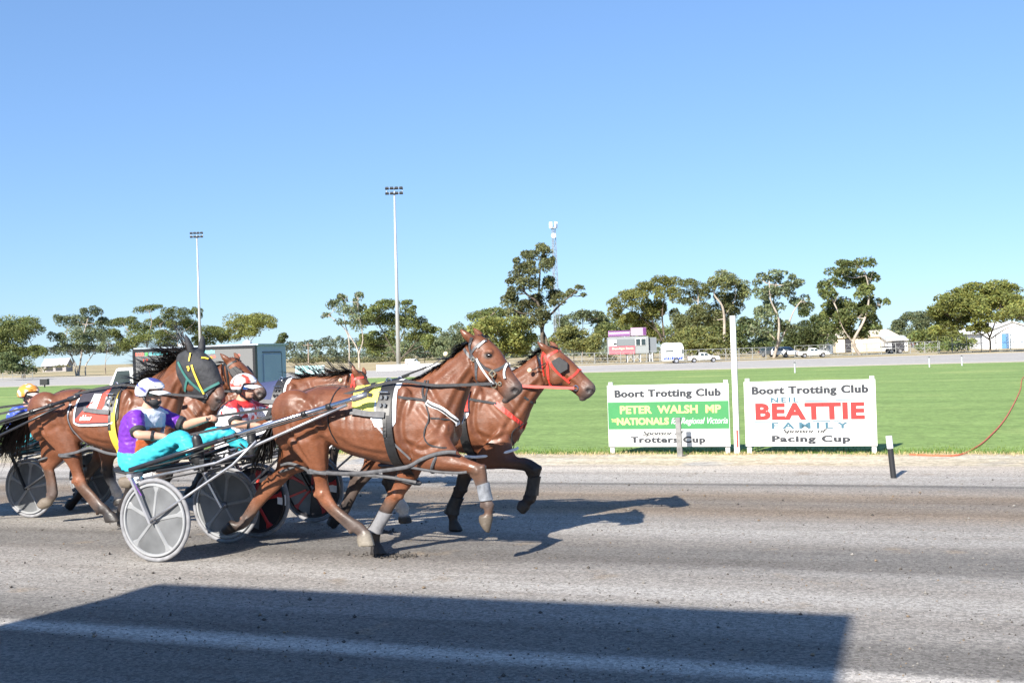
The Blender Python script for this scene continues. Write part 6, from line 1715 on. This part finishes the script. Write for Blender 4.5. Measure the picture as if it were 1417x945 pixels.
# ------------------------------------------------------------------ drivers
SKIN = (.52, .30, .21)
SKINM = am('skin', .5, .4, .06, 12)
CLOTHM = am('race_silks', .42, .4, .10, 9, bump=.55, bscale=9)
TROUS = am('race_trousers', .5, .35, .08, 8, bump=.55, bscale=8)
def limb(mb, pts, rs, n=12, flat=1.0):
    mb.tube(pts, rs, n, smooth=4, flat=flat)
def hand(mb, wrist, d, up):
    d = Vector(d).normalized(); up = Vector(up); up = (up - d * up.dot(d)).normalized(); sd = d.cross(up)
    w = Vector(wrist)
    mb.rings([[w + d * t + sd * (ww * math.cos(a)) + up * (.017 * math.sin(a)) for a in (2 * math.pi * i / 10 for i in range(10))] for t, ww in ((-.02, .026), (.0, .028), (.03, .038), (.07, .043), (.088, .038))])
    for i in range(4):
        k = w + d * (.082 - .006 * abs(i - 1.3)) + sd * ((i - 1.5) * .0205)
        L = (.85, 1.0, .95, .75)[i]
        mb.tube([k - d * .02, k, k + d * .034 * L - up * .012, k + d * .030 * L - up * .042, k + d * .004 - up * .050, k - d * .016 - up * .036], [.0105, .0105, .0098, .0092, .0085, .007], 8)
    k = w + d * .03 + sd * -.04
    mb.tube([k + sd * .02, k - up * .014 + d * .012, k + d * .045 - up * .030 + sd * .012, k + d * .062 - up * .036 + sd * .03], [.013, .0125, .0105, .008], 8)
def crease(me, amp):
    nn = [v.normal.copy() for v in me.vertices]
    for v in me.vertices:
        p = v.co
        a = noise.noise(Vector((p.x * 13 + p.z * 9, p.y * 11, p.z * 20 - p.x * 6))); b = noise.noise(Vector((p.x * 30, p.y * 26 + p.z * 14, p.z * 34)))
        v.co = p + nn[v.index] * amp * ((1 - abs(a) * 2.2) * 1.1 + .45 * b)
def driver(label, name_cols, at_loc, head_turn=0.0, style='mask', first=None):
    root = thing('person', label, 'person', at_loc, -TH, 'sulky drivers')
    jcol, tcol, hcol = name_cols
    V = Vector
    # joints in the sulky's frame
    shn, shf = S(187, 575, -.19), S(217, 573, .17)
    eln, elf = S(192, 601, -.30), S(256, 588, .24)
    wrn, wrf = S(230, 604.5, -.20), S(288, 579, .12)
    hpn = S(190, 640, -.09); hpf = mir(hpn)
    knn = S(250, 606, -.24); knf = mir(knn) + V((.10, 0, .01))
    ann = S(274, 633, -.34); anf = mir(ann) + V((.10, 0, 0))
    ton = S(272, 601, -.35); tof = mir(ton) + V((.10, 0, 0))
    hdc = S(210, 546, 0)
    def tor(rows, g=0.0):
        out = []
        for bx, by, fx, fy, w in rows:
            P, Q = S(fx, fy, 0), S(bx, by, 0); d = (P - Q).normalized() * g
            out.append((P + d, Q - d, w + g, (1, 1, 1), 0.0))
        return out
    TOR = [(176, 646, 208, 652, .15), (172, 634, 214, 643, .175), (172, 622, 215, 627, .165), (172, 606, 218, 608, .165), (174, 590, 221, 590, .185), (179, 577, 221, 575, .19), (188, 568, 216, 568, .14), (195, 563, 213, 565, .075)]
    mb = MB(); mb.ct = SKIN
    loft_secs(mb, [(P, Q, w, SKIN, e) for P, Q, w, c, e in tor(TOR)], 18, 4)
    mb.ct = SKIN
    limb(mb, [S(203, 570, 0), S(207, 559, 0), hdc + V((-.005, 0, -.05))], [.062, .055, .052])
    # head with jaw, nose, ears
    mb.ball(hdc + V((-.008, 0, .015)), (.092, .076, .105), 18, 12)
    mb.ball(hdc + V((.028, 0, -.055)), (.058, .052, .055), 14, 9)
    mb.ball(hdc + V((.068, 0, -.082)), (.022, .026, .02), 10, 7)
    mb.tube([hdc + V((.080, 0, .015)), hdc + V((.100, 0, -.022)), hdc + V((.088, 0, -.030))], [.012, .016, .010], 8)
    mb.tube([hdc + V((.082, -.024, -.052)), hdc + V((.090, 0, -.050)), hdc + V((.082, .024, -.052))], [.007, .011, .007], 8)
    for s in (-1, 1): mb.ball(hdc + V((-.012, s * .078, -.012)), (.024, .012, .034), 10, 7)
    for sh0, el, wr, s in ((shn, eln, wrn, -1), (shf, elf, wrf, 1)):
        limb(mb, [sh0, sh0.lerp(el, .5), el, el.lerp(wr, .35), el.lerp(wr, .75), wr], [.060, .050, .042, .043, .034, .028])
        dd = (wr - el).normalized(); hand(mb, wr + dd * .01, dd, V((0, s * .45, 1)))
    for hp, kn, an, to in ((hpn, knn, ann, ton), (hpf, knf, anf, tof)):
        limb(mb, [hp, hp.lerp(kn, .5), kn, kn.lerp(an, .4), an], [.074, .056, .044, .040, .030])
        limb(mb, [an + V((.01, 0, -.03)), an.lerp(to, .5), to], [.04, .036, .025])
    body = remesh(mb, .009, 3, .5)
    bo = link('body', body, SKINM, root)
    # silks
    mb = MB(); mb.ct = (1, 1, 1)
    loft_secs(mb, tor(TOR[1:], .014), 18, 4)
    for sh0, el in ((shn, eln), (shf, elf)):
        limb(mb, [sh0 + V((0, 0, .004)), sh0.lerp(el, .4), sh0.lerp(el, .85)], [.080, .072, .062])
    jm = remesh(mb, .011, 3, .5)
    col = jm.attributes['tint'].data
    neck = S(203, 566, 0); axis = (S(192, 640, 0) - neck)
    for v in jm.vertices:
        p = v.co - neck; t = p.dot(axis) / axis.length_squared
        front = p - axis * t
        col[v.index].color = (*jcol(t, front.x, v.co.y, v.co), 1)
    crease(jm, .006); j = link('jersey', jm, CLOTHM, root)
    # trousers
    mb = MB(); loft_secs(mb, tor(TOR[:3], .018), 18, 4)
    for hp, kn, an in ((hpn, knn, ann), (hpf, knf, anf)):
        limb(mb, [hp, hp.lerp(kn, .5), kn, kn.lerp(an, .45), kn.lerp(an, .92)], [.098, .080, .066, .060, .048])
    tm = remesh(mb, .011, 3, .5)
    cc = tm.attributes['tint'].data
    for v in tm.vertices: cc[v.index].color = (*tcol, 1)
    crease(tm, .007); link('trousers', tm, TROUS, root)
    for an, to in ((ann, ton), (anf, tof)):
        mb = MB(); he = an + V((.02, 0, -.055))
        limb(mb, [an + V((-.045, 0, .005)), an, he], [.056, .054, .045])
        limb(mb, [he, an.lerp(to, .45) + V((.012, 0, 0)), to.lerp(an, .15), to], [.042, .047, .042, .026], 12)
        link('boot', remesh(mb, .010, 3, .5, tint=False), BLACK, root)
    # helmet with peak
    hm = MB()
    c = hdc + V((-.012, 0, .028))
    prof = []
    vs = []; fs = []; n = 28; m = 12
    for i in range(m + 1):
        th = (math.pi * .60) * i / m
        for k in range(n):
            a = 2 * math.pi * k / n
            r = V((.138 * math.sin(th) * math.cos(a), .112 * math.sin(th) * math.sin(a), .118 * math.cos(th)))
            if i > 8 and math.cos(a) > .25: r.z = max(r.z, .118 * math.cos(math.pi * .60 * 8 / m) - .0)
            vs.append(c + r)
    for i in range(m):
        for k in range(n):
            fs.append((i * n + k, i * n + (k + 1) % n, (i + 1) * n + (k + 1) % n, (i + 1) * n + k))
    hm.add(vs, fs)
    base = len(hm.v); o = hm.mesh('helmet', True); o.attributes.new('tint', 'FLOAT_COLOR', 'POINT')
    ct = o.attributes['tint'].data
    for v in o.vertices: ct[v.index].color = (*hcol(v.co - c), 1)
    hel = link('helmet', o, am('helmet_shell', .25, .5, .03, 10), root)
    md = hel.modifiers.new('solid', 'SOLIDIFY'); md.thickness = .01; md.offset = -1
    mb = MB()
    pk = []
    for t, zz in ((0, 0), (.5, -.012), (1, -.026)):
        pk.append([c + V((.112 + .095 * t - .05 * abs(math.sin(u)) ** 2, .108 * math.sin(u) * (1 - .22 * t), .012 + zz - .012 * math.sin(u) ** 2)) for u in (R(-80 + 160 * i / 12) for i in range(13))])
    vs = [p for r in pk for p in r] + [p + V((0, 0, -.008)) for r in pk for p in r]
    fs = []
    for i in range(2):
        for k in range(12):
            a = i * 13 + k; fs.append((a, a + 1, a + 14, a + 13)); fs.append((39 + a, 39 + a + 13, 39 + a + 14, 39 + a + 1))
    fs += [(26 + k, 27 + k, 66 + k, 65 + k) for k in range(12)]
    mb.add(vs, fs)
    mb.build('peak', pm('peak_' + style, hcol(V((.2, 0, 0))), .35), hel, smooth=True)
    # goggles
    mb = MB()
    for k in range(13):
        pass
    arc = [hdc + V((.098 * math.cos(u) + .004, .086 * math.sin(u), .012)) for u in (R(-75 + 150 * i / 14) for i in range(15))]
    vs = []
    for p in arc:
        nrm = V((p.x - hdc.x, p.y - hdc.y, 0)).normalized()
        hh = .024 if abs(p.y - hdc.y) > .012 else .017
        vs += [p + V((0, 0, hh)), p + nrm * .010 + V((0, 0, hh * .8)), p + nrm * .010 - V((0, 0, hh * .8)), p - V((0, 0, hh))]
    fs = []
    for i in range(14):
        for k in range(3): fs.append((4 * i + k, 4 * i + k + 1, 4 * i + 5 + k, 4 * i + 4 + k))
        fs.append((4 * i + 3, 4 * i, 4 * i + 4, 4 * i + 7))
    fs += [(0, 1, 2, 3), (59, 58, 57, 56)]
    mb.add(vs, fs)
    mb.build('goggles', pm('blue_lens', (.03, .10, .35), .06, spec=1.0, metal=.3) if style == 'capred' else GLASS, root, auto=True)
    mb = MB()
    for s in (-1, 1):
        mb.tube([hdc + V((-.02, s * .098, .0)), hdc + V((.0, s * .088, -.06)), hdc + V((.04, s * .045, -.108)), hdc + V((.055, 0, -.118))], .011, 8)
    mb.tube([hdc + V((.0, -.10, .0)), hdc + V((-.06, -.09, -.01)), hdc + V((-.105, 0, -.01)), hdc + V((-.06, .09, -.01)), hdc + V((0, .10, 0))], .013, 8, smooth=3)
    mb.build('chin_strap', BLACK, root, smooth=True)
    if style == 'mask':
        mb = MB(); mb.ball(hdc + V((.028, 0, -.066)), (.066, .060, .048), 14, 9); mb.build('face_guard', WEB, root, smooth=True)
    if style == 'capred':
        for s in (-1, 1):
            mb = MB(); mb.lathe([(0, -.016), (.03, -.016), (.036, -.008), (.036, .008), (.03, .016), (0, .016)], hdc + V((-.012, s * .100, -.022)), 'y', 14); mb.build('ear_cup', BLACK, root, smooth=True)
    # cuffs
    for sh0, el in ((shn, eln), (shf, elf)):
        mb = MB(); a = sh0.lerp(el, .78); b = sh0.lerp(el, .93); limb(mb, [a, b], [.073, .070])
        mb.build('cuff', WEB, root, smooth=True)
    mb = MB(); p = eln.lerp(wrn, .52); limb(mb, [p - (wrn - eln).normalized() * .012, p + (wrn - eln).normalized() * .012], [.048, .045]); mb.build('wrist_band', BLACK, root, smooth=True)
    root['hands'] = [*(wrn + (wrn - eln).normalized() * .095), *(wrf + (wrf - elf).normalized() * .095)]
    return root
PUR = (.15, .03, .36); WHI = (.74, .76, .80); LBL = (.40, .55, .72); ORA = (.45, .10, .03); NAVY = (.03, .03, .12)
def jersey1(t, f, y, p):
    if abs(y) > .165: return PUR
    if t < .06: return (.66, .72, .80)
    if f > .035 and t < .26: return (.62, .66, .74) if y < .02 else (LBL if y < .10 else PUR)
    if f > .060 and t >= .26:
        k = int((y + .25) * 16 + t * 3) % 4
        return (ORA, NAVY, (.30, .40, .55), ORA)[k]
    return PUR
def stripe_helmet(p):
    w = math.sin(p.x * 30 + p.z * 62)
    return (.07, .07, .26) if w > .70 and p.x < .10 else (.80, .80, .82)
P1 = driver('driver in purple and white silks and turquoise trousers under a striped white helmet', (jersey1, (.045, .46, .56), stripe_helmet), tr(AS1, C1))
def jersey2(t, f, y, p):
    if t < .07: return (.60, .04, .04)
    n = noise.noise(p * 16)
    if t < .30 and n > .34: return (.60, .05, .05)
    if t < .30 and n < -.45: return (.12, .14, .42)
    return (.78, .77, .79)
def cap2(p):
    if p.x > .15: return (.80, .78, .77)
    return (.62, .07, .05) if math.sin(p.y * 40 + p.x * 22 + 8 * noise.noise(p * 9)) > .35 and p.z > -.01 else (.80, .78, .77)
P2 = driver('driver in white and red silks with a white and red cap and blue glasses', (jersey2, (.76, .75, .77), cap2), tr(-6.02, C2 - .02), style='capred')
P4 = driver('driver in blue silks and an orange helmet at the left edge', (lambda t, f, y, p: (.05, .09, .55) if noise.noise(p * 10) < .25 else (.35, .42, .7), (.05, .35, .42),
    lambda p: (.80, .70, .62) if p.x > .15 or noise.noise(p * 16) > .28 else (.72, .28, .05)), tr(-9.56, C4), style='maskorange'); P4.scale = (.96, .96, .96)
P5 = copy_tree(P1); P5.location = tr(-10.5, C5); tag(P5, 'driver out at the left behind the horse in the black hood, in purple silks')

# ---- reins, in each horse's own frame
def reins(h, person, bitpx, terret, mat, hp=None, w=.011, mid=None, name='rein'):
    hands = list(person['hands'])
    da = person.location.dot(AX) - h.a0; dc = person.location.dot(CX) - h.c
    mb = []
    for s, k in ((-1, 0), (1, 3)):
        q = Vector(hands[k:k + 3]) + Vector((da, dc, 0))
        m = MB()
        t = Vector((terret[0], s * .13, terret[1])); b = Vector((bitpx[0], s * .085, bitpx[1]))
        m1 = q.lerp(t, .5) + Vector((0, 0, -.03))
        pts = [q - (t - q).normalized() * .05 + Vector((0, 0, -.02)), q, m1, t, t.lerp(b, .5) + Vector((0, s * .03, -.015)), b]
        p2, _ = cr(pts, [0] * 6, 6)
        nn = [Vector((0, s, .15)).normalized()] * len(p2)
        ribbon(m, p2, nn, .024, .006)
        m.build('rein', mat, h.o)
T1 = h1.P(533, 532, -.14)
b = h1.P(681, 531, -.09); reins(h1, P1, (b.x, b.z), (T1.x, T1.z + .01), WEB)
b2 = h2.P(795, 537, -.08); reins(h2, P2, (b2.x, b2.z), (T1.x + d2.x, T1.z + d2.z + .02), RED)
b5 = h5.P(283, 549, -.08); reins(h5, P5, (b5.x, b5.z), (T1.x + d5.x, T1.z + d5.z + .02), WEB)
reins(h4, P4, (b2.x, b2.z), (T1.x + d2.x, T1.z + d2.z + .02), WEB)
